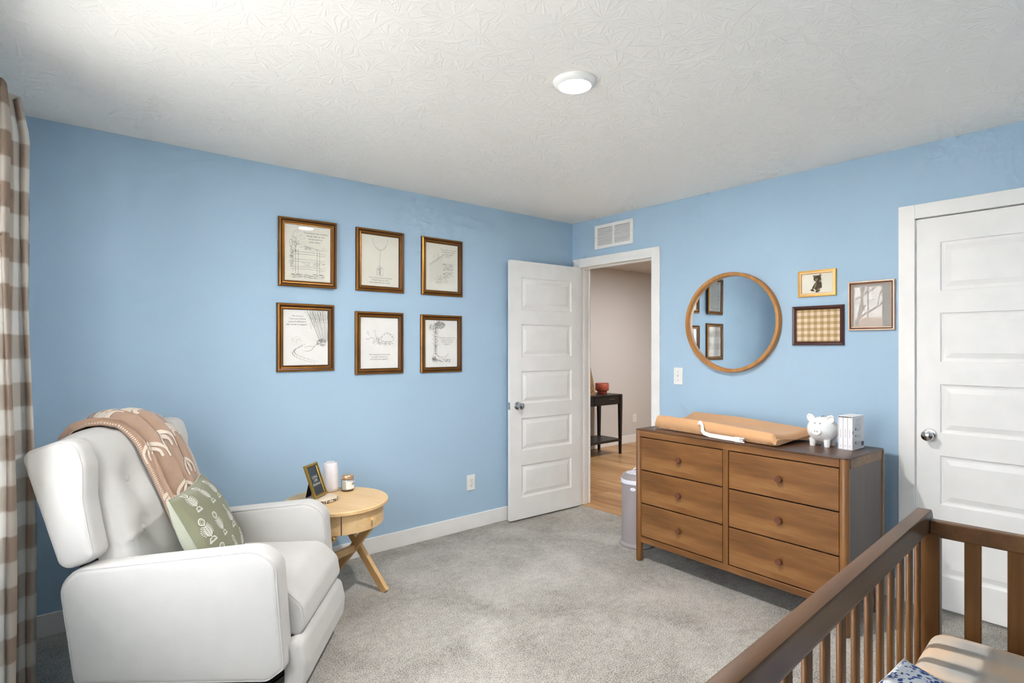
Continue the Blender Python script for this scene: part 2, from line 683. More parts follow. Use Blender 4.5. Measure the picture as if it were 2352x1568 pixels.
        # caps are concentric rings so that they can bulge
        first_t, first_in = t0, r
        cap_levels = (0.25, 0.5, 0.75)
        for s in cap_levels:
            seq.append(('c', t0 - bulge * (1 - s * s), s, r))
        for tt, ins in sorted(set(r0)):
            seq.append(('r', tt, ins))
        for tt, ins in r1:
            seq.append(('r', tt, ins))
        for s in reversed(cap_levels):
            seq.append(('c', t1 + bulge * (1 - s * s), s, r))
        for e in seq:
            ring = []
            for i in range(n):
                if e[0] == 'r':
                    p = pts[i] + nor[i] * e[2]
                else:
                    q = pts[i] + nor[i] * e[3]
                    p = cen + (q - cen) * e[2]
                ring.append(len(verts))
                verts.append(put(p, e[1]))
            rr.append(ring)
        for a in range(len(rr) - 1):
            for i in range(n):
                j = (i + 1) % n
                faces.append((rr[a][i], rr[a][j], rr[a + 1][j], rr[a + 1][i]))
        c0 = len(verts)
        verts.append(put(cen, t0 - bulge))
        c1 = len(verts)
        verts.append(put(cen, t1 + bulge))
        for i in range(n):
            j = (i + 1) % n
            faces.append((c0, rr[0][j], rr[0][i]))
            faces.append((c1, rr[-1][i], rr[-1][j]))
        self.add(verts, faces)
        return self

    def build(self, name, mats, parent=None, smooth=True, angle=40, loc=None, rot=None):
        bm = self.bm
        bmesh.ops.recalc_face_normals(bm, faces=bm.faces)
        me = bpy.data.meshes.new(name)
        bm.to_mesh(me)
        bm.free()
        if isinstance(mats, str):
            mats = [mats]
        for mname in mats:
            me.materials.append(MATS[mname])
        if smooth:
            try:
                me.shade_smooth()
                me.set_sharp_from_angle(angle=R(angle))
            except Exception:
                for p in me.polygons:
                    p.use_smooth = True
        o = bpy.data.objects.new(name, me)
        link(o, parent)
        if loc is not None:
            o.location = loc
        if rot is not None:
            o.rotation_euler = rot
        return o


def dup(o, parent, loc=None, rot=None):
    c = o.copy()
    COL.objects.link(c)
    c.parent = parent
    if loc is not None:
        c.location = loc
    if rot is not None:
        c.rotation_euler = rot
    return c


def round_poly(pts, rad, seg=6):
    """Rounded polygon. rad: one radius or one per corner."""
    out = []
    n = len(pts)
    for i in range(n):
        p = Vector(pts[i])
        a = Vector(pts[i - 1]) - p
        b = Vector(pts[(i + 1) % n]) - p
        r = rad[i] if isinstance(rad, (list, tuple)) else rad
        la, lb = a.length, b.length
        a.normalize()
        b.normalize()
        cosang = max(-1, min(1, a.dot(b)))
        half = math.acos(cosang) / 2
        if r <= 1e-6 or half > R(88):
            out.append((p.x, p.y))
            continue
        tl = min(r / math.tan(half), 0.49 * la, 0.49 * lb)
        rr = tl * math.tan(half)
        A = p + a * tl
        B = p + b * tl
        c = p + (a + b).normalized() * (rr / math.sin(half))
        a0 = math.atan2(A.y - c.y, A.x - c.x)
        a1 = math.atan2(B.y - c.y, B.x - c.x)
        da = (a1 - a0 + math.pi) % (2 * math.pi) - math.pi
        for k in range(seg + 1):
            t = a0 + da * k / seg
            out.append((c.x + rr * math.cos(t), c.y + rr * math.sin(t)))
    return out


def resample(pts, step, closed=True):
    pts = [Vector(p) for p in pts]
    if closed:
        pts = pts + [pts[0]]
    out = []
    for a, b in zip(pts[:-1], pts[1:]):
        k = max(1, int((b - a).length / step))
        for i in range(k):
            out.append(tuple(a.lerp(b, i / k)))
    if not closed:
        out.append(tuple(pts[-1]))
    return out


def text_mesh(body, size, align='CENTER', spacing=1.0, shear=0.0):
    cu = bpy.data.curves.new('lettering_curve', 'FONT')
    cu.body = body
    cu.size = size
    cu.align_x = align
    cu.align_y = 'CENTER'
    cu.space_line = spacing
    cu.shear = shear
    cu.resolution_u = 2
    o = bpy.data.objects.new('lettering_curve', cu)
    COL.objects.link(o)
    dg = bpy.context.evaluated_depsgraph_get()
    me = bpy.data.meshes.new_from_object(o.evaluated_get(dg))
    bpy.data.objects.remove(o)
    bpy.data.curves.remove(cu)
    return me


def lettering(body, size, mat, parent, loc, rot=(0, 0, 0), name='lettering', **kw):
    me = text_mesh(body, size, **kw)
    me.materials.clear()
    me.materials.append(MATS[mat])
    o = bpy.data.objects.new(name, me)
    link(o, parent)
    o.location = loc
    o.rotation_euler = rot
    return o


def ribbon(mb, pts, w, surf, mi=0, closed=False, taper=False):
    """Flat stroke drawn on a surface: pts in surface (u,v); surf(u,v)->Vector."""
    P = [Vector(p) for p in pts]
    n = len(P)
    if n < 2:
        return
    verts, faces = [], []
    for i, p in enumerate(P):
        a = P[i - 1] if (i > 0 or closed) else p
        b = P[(i + 1) % n] if (i < n - 1 or closed) else p
        d = b - a
        if d.length < 1e-9:
            d = Vector((1, 0))
        d.normalize()
        nn = Vector((-d.y, d.x))
        ww = w * (0.5 if not taper else 0.5 * max(0.15, math.sin(math.pi * (i + 0.3) / (n - 0.4))))
        q, r_ = p + nn * ww, p - nn * ww
        verts.append(surf(q.x, q.y))
        verts.append(surf(r_.x, r_.y))
    m = n if closed else n - 1
    for i in range(m):
        j = (i + 1) % n
        faces.append((2 * i, 2 * i + 1, 2 * j + 1, 2 * j))
    mb.add(verts, faces, mi)


def flat(z):
    return lambda u, v: Vector((u, v, z))


def arc(cx, cy, r, a0, a1, n=14, sy=1.0):
    return [(cx + r * math.cos(R(a0 + (a1 - a0) * i / n)), cy + sy * r * math.sin(R(a0 + (a1 - a0) * i / n))) for i in range(n + 1)]


# ================================================================== ROOM SHELL
H = 2.44
XW = -3.80      # window wall
YB = -3.75      # wall behind the camera
WT = 0.115
HX = 5.2        # hall end
HY = 1.645      # hall wall beyond the doorway
D1 = (-0.090, -0.850)   # doorway to the hall (y range)
D2 = (-2.524, -3.292)   # closet doorway
DH = 2.047

mb = MB()
mb.box(XW - 0.2, 0.012, YB - 0.1, 0.1, -0.12, 0.0)
floor = mb.build('floor', 'grey_carpet', smooth=False)
tag(floor, 'light grey cut pile carpet covering the nursery floor', None, None, 'structure')
mb = MB()
mb.box(XW - 0.2, 0.0, YB - 0.1, 0.1, H, H + 0.1)
tag(mb.build('ceiling', 'ceiling_plaster', smooth=False), 'white ceiling with brushed plaster texture', None, None, 'structure')
mb = MB()
mb.box(XW - 0.2, 0.0, 0.0, 0.1, 0, H)
tag(mb.build('wall_left', 'blue_paint', smooth=False), 'blue wall behind the armchair with six framed prints', None, None, 'structure')
mb = MB()
mb.box(XW - 0.2, 0.1, YB - 0.1, YB, 0, H)
tag(mb.build('wall_rear', 'blue_paint', smooth=False), 'blue wall behind the camera', None, None, 'structure')
# wall with both doors: blue towards the room, greige towards the hall
for nm, mt, xa, xb in (('wall_right', 'blue_paint', 0.0, 0.06), ('wall_hall_side', 'greige_paint', 0.06, WT)):
    mb = MB()
    ya = 0.0 if nm == 'wall_right' else HY
    jt = 0.018
    mb.box(xa, xb, D1[0] + jt, ya, 0, H)
    mb.box(xa, xb, D1[1] - jt, D1[0] + jt, DH + jt, H)
    mb.box(xa, xb, D2[0] + jt, D1[1] - jt, 0, H)
    mb.box(xa, xb, D2[1] - jt, D2[0] + jt, DH + jt, H)
    mb.box(xa, xb, YB, D2[1] - jt, 0, H)
    tag(mb.build(nm, mt, smooth=False), 'blue wall with the doorway, round mirror and closet door' if xa == 0 else 'pale wall on the hall side of the doorway', None, None, 'structure')
# window wall
WY0, WY1, WZ0, WZ1 = -0.82, -3.06, 0.62, 2.15
mb = MB()
mb.box(XW - 0.14, XW, WY0, 0.0, 0, H)
mb.box(XW - 0.14, XW, WY1, WY0, 0, WZ0)
mb.box(XW - 0.14, XW, WY1, WY0, WZ1, H)
mb.box(XW - 0.14, XW, YB, WY1, 0, H)
tag(mb.build('wall_front', 'blue_paint', smooth=False), 'blue wall with the window beside the curtain', None, None, 'structure')

# closet niche behind the closed door
mb = MB()
mb.box(WT, 0.75, D2[1] - 0.2, D2[1] - 0.16, 0, H)
mb.box(WT, 0.75, D2[0] + 0.16, D2[0] + 0.2, 0, H)
mb.box(0.71, 0.75, D2[1] - 0.2, D2[0] + 0.2, 0, H)
mb.box(0.0121, 0.75, D2[1] - 0.2, D2[0] + 0.2, -0.12, 0)
mb.box(WT, 0.75, D2[1] - 0.2, D2[0] + 0.2, H, H + 0.05)
tag(mb.build('wall_closet', 'greige_paint', smooth=False), 'closet walls behind the closed door', None, None, 'structure')

# hall shell
mb = MB()
mb.box(WT, HX, HY, HY + 0.1, 0, H)
tag(mb.build('wall_hall', 'greige_paint', smooth=False), 'pale hall wall behind the black console table', None, None, 'structure')
mb = MB()
mb.box(HX, HX + 0.1, -2.2, HY + 0.1, 0, H)
mb.box(0.75, HX, -2.3, -2.2, 0, H)
tag(mb.build('wall_hall_end', 'greige_paint', smooth=False), 'hall walls out of sight from the room', None, None, 'structure')
mb = MB()
mb.box(0.0, HX, -2.3, HY + 0.1, H, H + 0.1)
tag(mb.build('ceiling_hall', 'greige_paint', smooth=False), 'plain hall ceiling', None, None, 'structure')

# hall plank floor: planks run along the hall, parallel to the door wall
hf = empty('floor_hall', (0.012, 0, 0), kind='structure')
hf['label'] = 'light oak plank floor of the hall beyond the doorway'
mb = MB()
mb.box(0.0, HX, -2.2, HY, -0.12, -0.012)
mb.build('subfloor', 'console_black', hf, smooth=False)
PW = 0.182
protos = []
for ln in (0.62, 0.9, 1.2):
    mb = MB()
    mb.box(0.0018, PW - 0.0018, 0.0018, ln - 0.0018, -0.012, 0.0, 0.0012, 1)
    p = mb.build('plank', 'hall_plank', hf, smooth=False)
    protos.append((ln, p, [False]))
row = 0
x = 0.0
while x < 4.4:
    y = -1.1 - random.random() * 0.7
    while y < HY - 0.02:
        ln, p, used = random.choice(protos)
        if y + ln > HY:
            y2 = HY - ln
            ln2 = ln
            # end piece cut to the wall
            mb = MB()
            if HY - y < 0.03:
                break
            mb.box(0.0018, PW - 0.0018, 0.0018, HY - y - 0.0018, -0.012, 0.0, 0.0012, 1)
            mb.build('plank', 'hall_plank', hf, smooth=False, loc=(x, y, 0))
            break
        if not used[0]:
            p.location = (x, y, 0)
            used[0] = True
        else:
            dup(p, hf, (x, y, 0))
        y += ln
    x += PW
for ln, p, used in protos:
    if not used[0]:
        bpy.data.objects.remove(p)

# trims
BH = 0.108


def baseboard(name, x0, x1, y0, y1):
    mb = MB()
    mb.box(x0, x1, y0, y1, 0, BH, 0.003, 2)
    return tag(mb.build(name, 'trim_white', smooth=False), None, None, None, 'structure')


baseboard('baseboard_left', XW, 0.0, -0.014, 0.0)
baseboard('baseboard_right', -0.014, 0.0, D2[0] + 0.078, D1[1] - 0.075)
baseboard('baseboard_corner', -0.014, 0.0, YB, D2[1] - 0.08)
baseboard('baseboard_front', XW, XW + 0.014, YB, -0.014)
baseboard('baseboard_rear', XW + 0.014, -0.014, YB, YB + 0.014)
baseboard('baseboard_hall', WT, HX, HY - 0.014, HY)


def door_trim(name, y0, y1, label):
    """Casing on the room side, jamb lining and stop around an opening y0 (left) .. y1 (right)."""
    t = empty(name, (0, 0, 0), kind='structure')
    t['label'] = label
    cw = 0.074
    rv = 0.006
    mb = MB()
    mb.box(-0.016, 0.0, y0 - rv, y0 - rv + cw, 0, DH + rv + cw - 0.006, 0.002, 2)
    mb.build('casing', 'trim_white', t, smooth=False)
    mb = MB()
    mb.box(-0.016, 0.0, y1 + rv - cw, y1 + rv, 0, DH + rv + cw - 0.006, 0.002, 2)
    mb.build('casing', 'trim_white', t, smooth=False)
    mb = MB()
    mb.box(-0.0165, 0.0, y1 + rv, y0 - rv, DH + rv - 0.006, DH + rv + cw - 0.006, 0.002, 2)
    mb.build('casing', 'trim_white', t, smooth=False)
    for s, yy in ((1, y0), (-1, y1)):
        mb = MB()
        mb.box(0.0, WT, yy, yy + s * 0.018, 0, DH + 0.018, 0.001, 1)
        mb.build('jamb', 'trim_white', t, smooth=False)
        mb = MB()
        mb.box(0.042, 0.078, yy - s * 0.011, yy, 0, DH - 0.011, 0.002, 1)
        mb.build('stop', 'trim_white', t, smooth=False)
        mb = MB()
        mb.box(WT, WT + 0.016, yy - s * rv, yy + s * 0.07, 0, DH + 0.07, 0.002, 1)
        mb.build('casing', 'trim_white', t, smooth=False)
    mb = MB()
    mb.box(0.0, WT, y1, y0, DH, DH + 0.018, 0.001, 1)
    mb.build('jamb', 'trim_white', t, smooth=False)
    mb = MB()
    mb.box(0.042, 0.078, y1, y0, DH - 0.011, DH, 0.002, 1)
    mb.build('stop', 'trim_white', t, smooth=False)
    return t


door_trim('trim_1', D1[0], D1[1], 'white door casing around the open doorway to the hall')
door_trim('trim_2', D2[0], D2[1], 'white door casing around the closed closet door')


def make_door(name, loc, rz, label, knob_at_far=True, latch=False, flip=False):
    """Five panel slab. Local: x along the width from the hinge, y = 0 on the visible face (normal -y), z up."""
    t = empty(name, loc, rz, kind='structure')
    t['label'] = label
    w, h, th = 0.758, 2.030, 0.035
    zb = 0.012
    sx = 0.110
    tops = [1.912, 1.543, 1.173, 0.803, 0.433]
    ph = 0.254
    mb = MB()
    mb.box(0, sx, 0, th, zb, zb + h)
    mb.box(w - sx, w, 0, th, zb, zb + h)
    edges = [zb + h] + [v for tp in tops for v in (tp, tp - ph)] + [zb]
    for k in range(0, len(edges), 2):
        mb.box(sx, w - sx, 0, th, edges[k + 1], edges[k])
    mb.build('slab', 'door_white', t, smooth=False)
    proto = None
    for tp in tops:
        if proto is None:
            mb = MB()
            pw = w - 2 * sx
            levels = [(0.0, 0.0), (0.004, 0.0075), (0.012, 0.0095), (0.020, 0.0095), (0.046, 0.0015)]
            verts, faces = [], []
            for side in (0, 1):
                base = len(verts)
                for ins, dp in levels:
                    yy = dp if side == 0 else th - dp
                    verts += [(sx + ins, yy, -ph + ins), (sx + pw - ins, yy, -ph + ins), (sx + pw - ins, yy, -ins), (sx + ins, yy, -ins)]
                for k in range(len(levels) - 1):
                    for i in range(4):
                        j = (i + 1) % 4
                        faces.append((base + 4 * k + i, base + 4 * k + j, base + 4 * k + 4 + j, base + 4 * k + 4 + i))
                q = base + 4 * (len(levels) - 1)
                faces.append((q, q + 1, q + 2, q + 3))
            mb.add(verts, faces)
            proto = mb.build('panel', 'door_white', t, smooth=False, loc=(0, 0, tp))
        else:
            dup(proto, t, (0, 0, tp))
    kx = w - 0.066 if knob_at_far else 0.066
    kz = 0.905
    M = Matrix.Translation((kx, th if flip else 0, kz)) @ Matrix.Rotation(R(-90 if flip else 90), 4, 'X')
    mb = MB()
    mb.lathe([(0.033, 0.0), (0.033, 0.004), (0.029, 0.009), (0.014, 0.012), (0.012, 0.016), (0.012, 0.030), (0.018, 0.034), (0.027, 0.042), (0.0285, 0.050), (0.025, 0.058), (0.014, 0.063), (0.0, 0.064)], 28, M, cap0=True, cap1=False)
    mb.build('knob', 'chrome', t)
    mb = MB()
    ex = w if knob_at_far else 0.0
    s = 1 if knob_at_far else -1
    mb.box(ex, ex + s * 0.0015, th / 2 - 0.0125, th / 2 + 0.0125, kz - 0.028, kz + 0.028, 0.0005, 1)
    if latch:
        mb.lathe([(0.008, 0.0), (0.008, 0.006), (0.005, 0.009), (0.0, 0.010)], 12, Matrix.Translation((ex, th / 2, kz)) @ Matrix.Rotation(R(90), 4, 'Y'), cap0=False)
    mb.build('latch', 'chrome', t)
    for hz in (0.22, 1.02, 1.82):
        mb = MB()
        hx = 0.0 if knob_at_far else w
        mb.lathe([(0.006, hz - 0.045), (0.006, hz + 0.045)], 10, Matrix.Translation((hx + (-0.004 if knob_at_far else 0.004), -0.004, 0)))
        mb.build('hinge', 'chrome', t)
    return t


# open door: hinge at the doorway's left jamb, swung against the picture wall
door_a = math.atan2(0.030, -0.76)
make_door('door_1', (-0.022, -0.0880, 0.0), door_a, 'open white five panel door swung against the blue wall', True, True, True)
# closet door: hinge on its right side, knob on its left
make_door('door_2', (0.003, D2[0] - 0.003, 0.0), R(-90), 'closed white five panel closet door beside the small frames', False, False)

# ------------------------------------------------------------------ window
win = empty('window_1', (XW, 0, 0), kind='structure')
win['label'] = 'row of white sash windows beside the curtain, lengthened to spread the daylight'
fw = 0.05
mb = MB()
mb.box(-0.13, -0.06, WY1, WY0, WZ0, WZ0 + fw)
mb.box(-0.13, -0.06, WY1, WY0, WZ1 - fw, WZ1)
mb.box(-0.13, -0.06, WY0 - fw, WY0, WZ0, WZ1)
mb.box(-0.13, -0.06, WY1, WY1 + fw, WZ0, WZ1)
NW = 5  # units added along the unseen wall to spread the daylight
uw = (WY0 - WY1) / NW
for k in range(1, NW):
    ym = WY0 - uw * k
    mb.box(-0.13, -0.05, ym - 0.045, ym + 0.045, WZ0, WZ1)
mb.build('window_frame', 'window_vinyl', win, smooth=False)
for k in range(NW):
    ya = WY0 - uw * k - (fw if k == 0 else 0.045)
    yb = WY0 - uw * (k + 1) + (fw if k == NW - 1 else 0.045)
    for za, zb_, xo in ((WZ0 + fw, (WZ0 + WZ1) / 2, -0.085), ((WZ0 + WZ1) / 2, WZ1 - fw, -0.105)):
        mb = MB()
        sw = 0.028
        mb.box(xo - 0.012, xo + 0.012, yb, ya, za, za + sw)
        mb.box(xo - 0.012, xo + 0.012, yb, ya, zb_ - sw, zb_)
        mb.box(xo - 0.012, xo + 0.012, ya - sw, ya, za, zb_)
        mb.box(xo - 0.012, xo + 0.012, yb, yb + sw, za, zb_)
        ym = (ya + yb) / 2
        mb.box(xo - 0.006, xo + 0.006, ym - 0.006, ym + 0.006, za, zb_)
        s = mb.build('sash', 'window_vinyl', win, smooth=False)
        mb = MB()
        mb.add([(xo, yb + sw, za + sw), (xo, ya - sw, za + sw), (xo, ya - sw, zb_ - sw), (xo, yb + sw, zb_ - sw)], [(0, 1, 2, 3)])
        mb.build('pane', 'window_glass', s, smooth=False)
mb = MB()
mb.box(-0.06, 0.03, WY1 - 0.03, WY0 + 0.03, WZ0 - 0.02, WZ0, 0.003, 2)
mb.build('window_sill', 'trim_white', win, smooth=False)

# ------------------------------------------------------------------ outside the window
mb = MB()
mb.box(-40, XW - 0.2, -30, 30, -0.45, -0.35)
tag(mb.build('ground', 'bounce_lawn', smooth=False), 'winter lawn outside the window, made pale to bounce light indoors', None, None, 'structure')
nb = empty('neighbour_house', (-17.0, 5.2, -0.4), 0, 'pale gabled house seen reflected in the small square frame', 'house')
mb = MB()
mb.box(-4, 0, -3.6, 3.6, 0, 3.2)
mb.build('wall', 'siding_white', nb, smooth=False)
mb = MB()
mb.add([(0.02, -3.6, 3.2), (0.02, 3.6, 3.2), (0.02, 0, 6.2)], [(0, 1, 2)])
mb.build('gable', 'siding_white', nb, smooth=False)
mb = MB()
mb.add([(0.4, -4.0, 3.0), (0.4, 0, 6.35), (-4.2, 0, 6.35), (-4.2, -4.0, 3.0), (0.4, 4.0, 3.0), (-4.2, 4.0, 3.0)], [(0, 1, 2, 3), (1, 4, 5, 2)])
mb.build('roof', 'shingle_brown', nb, smooth=False)
mb = MB()
mb.box(0, 0.06, -3.4, -0.6, 0, 2.7)
mb.build('garage_front', 'brick_tan', nb, smooth=False)
tr = empty('bare_tree', (-8.5, 0.9, -0.4), 0, 'bare winter tree outside the window', 'tree')


def branch(mb, p, d, ln, r, depth):
    q = p + d * ln
    mb.tube([p, p.lerp(q, 0.5) + Vector((random.uniform(-.05, .05), random.uniform(-.05, .05), 0)) * ln, q], [r, r * 0.85, r * 0.65], 5)
    if depth == 0:
        return
    for k in range(3):
        nd = (d + Vector((random.uniform(-.8, .8), random.uniform(-.8, .8), random.uniform(-.1, .6)))).normalized()
        branch(mb, p.lerp(q, random.uniform(0.55, 1.0)), nd, ln * random.uniform(0.55, 0.75), r * 0.55, depth - 1)


mb = MB()
mb.tube([(0, 0, 0), (0.05, 0, 1.0), (0, 0.05, 1.6)], [0.09, 0.07, 0.06], 8)
mb.build('trunk', 'bark', tr)
mb = MB()
for k in range(4):
    branch(mb, Vector((0, 0.05, 1.5)), Vector((random.uniform(-.6, .6), random.uniform(-.7, .7), 1)).normalized(), 1.2, 0.04, 3)
mb.build('branches', 'bark', tr)

# ------------------------------------------------------------------ ceiling downlight (a lamp of the room)
lp = empty('ceiling_light', (-1.923, -1.872, H), 0, 'round white flush ceiling light, lit, in the middle of the ceiling', 'ceiling light')
mb = MB()
mb.lathe([(0.088, 0.0), (0.088, -0.004), (0.083, -0.012), (0.072, -0.020), (0.066, -0.022), (0.064, -0.020), (0.064, -0.016)], 48, cap1=False, cap0=False)
mb.build('trim_ring', 'trim_white', lp)
mb = MB()
mb.lathe([(0.0645, -0.0165), (0.05, -0.0185), (0.025, -0.0195), (0.0, -0.020)], 48, cap0=False, cap1=False)
mb.build('lens', 'lamp_lens', lp)
ld = bpy.data.lights.new('downlight', 'AREA')
ld.shape = 'DISK'
ld.size = 0.125
ld.energy = LAMP_POWER
ld.color = (1.0, 0.97, 0.94)
lo = bpy.data.objects.new('downlight', ld)
link(lo, lp)
lo.location = (0, 0, -0.024)
# added hall lamp: same fixture, out of view, put in to light the hall
hl = empty('hall_fill_light', (2.2, -0.1, H), 0, 'unseen round white ceiling light added to light the hall', 'ceiling light')
for ch in [c for c in lp.children if c.type == 'MESH']:
    dup(ch, hl)
ld2 = bpy.data.lights.new('hall_fill_lamp', 'AREA')
ld2.shape = 'DISK'
ld2.size = 0.3
ld2.energy = HALL_POWER
ld2.color = (0.97, 0.99, 1.0)
lo2 = bpy.data.objects.new('hall_fill_lamp', ld2)
link(lo2, hl)
lo2.location = (0, 0, -0.03)

# ------------------------------------------------------------------ wall fittings
WALL_A = (R(90), 0, 0)            # local x -> +X, y -> up, z -> out of the left wall
WALL_B = (R(90), 0, R(-90))       # local x -> -Y, y -> up, z -> out of the right wall

vt = empty('return_air_vent', (0, -0.4655, 2.279), 0, 'white louvered return air vent above the open doorway', 'vent', rot=WALL_B)
vw, vh = 0.397, 0.195
mb = MB()
for a, b, c, d in ((-vw / 2, vw / 2, vh / 2 - 0.028, vh / 2), (-vw / 2, vw / 2, -vh / 2, -vh / 2 + 0.028), (-vw / 2, -vw / 2 + 0.028, -vh / 2 + 0.028, vh / 2 - 0.028), (vw / 2 - 0.028, vw / 2, -vh / 2 + 0.028, vh / 2 - 0.028), (-0.008, 0.008, -vh / 2 + 0.028, vh / 2 - 0.028)):
    mb.box(a, b, c, d, 0.0, 0.008)
mb.build('grille_frame', 'trim_white', vt, smooth=False)
mb = MB()
mb.box(-vw / 2 + 0.02, vw / 2 - 0.02, -vh / 2 + 0.02, vh / 2 - 0.02, 0.0, 0.0012)
mb.build('duct_shade_sheet', 'duct_shade', vt, smooth=False)  # dark sheet stands for the shade inside the duct
pr = None
for cx in (-0.0895, 0.0895):
    for k in range(12):
        zz = vh / 2 - 0.036 - k * 0.0112
        if pr is None:
            mb = MB()
            mb.box(-0.0815, 0.0815, -0.0042, 0.0042, -0.0006, 0.0006, 0, 1, Matrix.Rotation(R(32), 4, 'X'))
            pr = mb.build('louver', 'trim_white', vt, smooth=False, loc=(cx, zz, 0.0045))
        else:
            dup(pr, vt, (cx, zz, 0.0045))
for sx in (-1, 1):
    mb = MB()
    mb.lathe([(0.0035, 0.008), (0.003, 0.0095), (0, 0.0098)], 10, Matrix.Translation((sx * (vw / 2 - 0.009), 0, 0)))
    mb.build('screw', 'chrome', vt)


def outlet(loc, rot, label, group=None):
    t = empty('wall_outlet', loc, 0, label, 'outlet', rot=rot)
    mb = MB()
    mb.box(-0.038, 0.038, -0.058, 0.058, 0, 0.006, 0.003, 2)
    mb.build('cover_plate', 'plate_white', t, smooth=False)
    for s in (-1, 1):
        mb = MB()
        mb.soft(round_poly([(-0.017, s * 0.02 - 0.014), (0.017, s * 0.02 - 0.014), (0.017, s * 0.02 + 0.014), (-0.017, s * 0.02 + 0.014)], 0.010), 0.004, 0.0078, 0.001, 2, 'Z')
        f = mb.build('socket', 'plate_white', t)
        mb = MB()
        mb.box(-0.008, -0.0058, s * 0.02 - 0.002, s * 0.02 + 0.007, 0.0075, 0.0081)
        mb.box(0.0058, 0.008, s * 0.02 - 0.001, s * 0.02 + 0.006, 0.0075, 0.0081)
        mb.lathe([(0.0028, 0.0075), (0.0028, 0.0081)], 8, Matrix.Translation((0, s * 0.02 - 0.008, 0)))
        mb.build('slot', 'slot_dark', f, smooth=False)
    mb = MB()
    mb.lathe([(0.003, 0.006), (0.0026, 0.0072), (0, 0.0074)], 10)
    mb.build('screw', 'plate_white', t)
    return t


outlet((-1.093, 0, 0.347), WALL_A, 'white duplex outlet low on the blue wall beside the open door')
outlet((2.98, HY, 0.34), WALL_A, 'white duplex outlet on the hall wall beyond the console table')
sw = empty('light_switch', (0, -1.073, 1.153), 0, 'white toggle light switch between the doorway and the round mirror', 'switch', rot=WALL_B)
mb = MB()
mb.box(-0.0375, 0.0375, -0.062, 0.062, 0, 0.006, 0.003, 2)
mb.build('cover_plate', 'plate_white', sw, smooth=False)
mb = MB()
mb.box(-0.005, 0.005, -0.012, 0.012, 0.005, 0.0075)
mb.build('toggle_well', 'plate_white', sw, smooth=False)
mb = MB()
mb.box(-0.0042, 0.0042, -0.006, 0.006, 0.006, 0.018, 0.001, 1, Matrix.Rotation(R(-25), 4, 'X'))
mb.build('toggle', 'plate_white', sw, smooth=False)
for s in (-1, 1):
    mb = MB()
    mb.lathe([(0.003, 0.006), (0.0026, 0.0072), (0, 0.0074)], 10, Matrix.Translation((0, s * 0.030, 0)))
    mb.build('screw', 'chrome', sw)

# ------------------------------------------------------------------ round mirror
mr = empty('round_mirror', (0, -1.490, 1.530), 0, 'round wall mirror in a thin light wood frame above the dresser', 'mirror', rot=WALL_B)
Ro, Ri = 0.335, 0.312
nseg = 8
for k in range(nseg):
    mb = MB()
    a0 = 2 * math.pi * k / nseg + 0.3
    a1 = a0 + 2 * math.pi / nseg
    prof = [(Ri, 0.002), (Ri, 0.040), (Ri + 0.003, 0.044), (Ro - 0.003, 0.044), (Ro, 0.040), (Ro, 0.002), (Ri, 0.002)]
    mb.lathe(prof, 12, None, False, False, a0 + 0.0008, a1 - 0.0008)
    mb.build('frame_segment', 'mirror_wood', mr)
mb = MB()
mb.lathe([(0.3135, 0.014), (0.0, 0.014)], 96, cap0=False, cap1=False)
mb.build('mirror_glass', 'mirror_silver', mr, smooth=False)
mb = MB()
mb.lathe([(0.316, 0.003), (0.316, 0.012)], 64)
mb.build('backing', 'velvet_black', mr, smooth=False)

# ------------------------------------------------------------------ framed pictures


def moulding(t, w, h, prof, mats, name='frame'):
    """prof: (inset from the outer edge, height) ; mats: one material index per segment."""
    mb = MB()
    verts, faces = [], []
    n = len(prof)
    for ins, z in prof:
        a, b = w / 2 - ins, h / 2 - ins
        verts += [(-a, -b, z), (a, -b, z), (a, b, z), (-a, b, z)]
    for k in range(n - 1):
        fs = []
        for i in range(4):
            j = (i + 1) % 4
            fs.append((4 * k + i, 4 * k + j, 4 * k + 4 + j, 4 * k + 4 + i))
        faces.append((fs, mats[1][k]))
    vs = [mb.bm.verts.new(v) for v in verts]
    for fs, mi in faces:
        for f in fs:
            fc = mb.bm.faces.new([vs[i] for i in f])
            fc.material_index = mi
    o = mb.build(name, mats[0], t, smooth=False)
    return o


def framed(name, loc, rot, w, h, prof, mats, paper, label, glass='picture_glass', cat='picture', group=None):
    t = empty(name, loc, 0, label, cat, group, rot=rot)
    moulding(t, w, h, prof, mats)
    ins = prof[-1][0]
    a, b = w / 2 - ins + 0.002, h / 2 - ins + 0.002
    mb = MB()
    mb.box(-w / 2 + 0.004, w / 2 - 0.004, -h / 2 + 0.004, h / 2 - 0.004, 0.001, 0.003)
    mb.build('backing', 'velvet_black', t, smooth=False)
    mb = MB()
    mb.grid(lambda u, v: Vector((-a + 2 * a * u, -b + 2 * b * v, 0.0042)), 1, 1, uvfn=lambda u, v: (2 * a * u, 2 * b * v))
    pr = mb.build('print', paper, t, smooth=False)
    mb = MB()
    mb.add([(-a, -b, 0.0066), (a, -b, 0.0066), (a, b, 0.0066), (-a, b, 0.0066)], [(0, 1, 2, 3)])
    mb.build('glass_pane', glass, t, smooth=False)
    return t, pr


BRONZE = ([(0.0, 0.0), (0.0, 0.014), (0.004, 0.018), (0.012, 0.021), (0.018, 0.019), (0.021, 0.015), (0.026, 0.014), (0.030, 0.015), (0.033, 0.0125), (0.0355, 0.0125), (0.038, 0.004)],
          (['bronze_dark', 'gold_bronze'], [0, 1, 1, 0, 0, 1, 1, 0, 1, 0]))
ZS = 0.0052
S_ = flat(ZS)
rnd = random.Random(3)


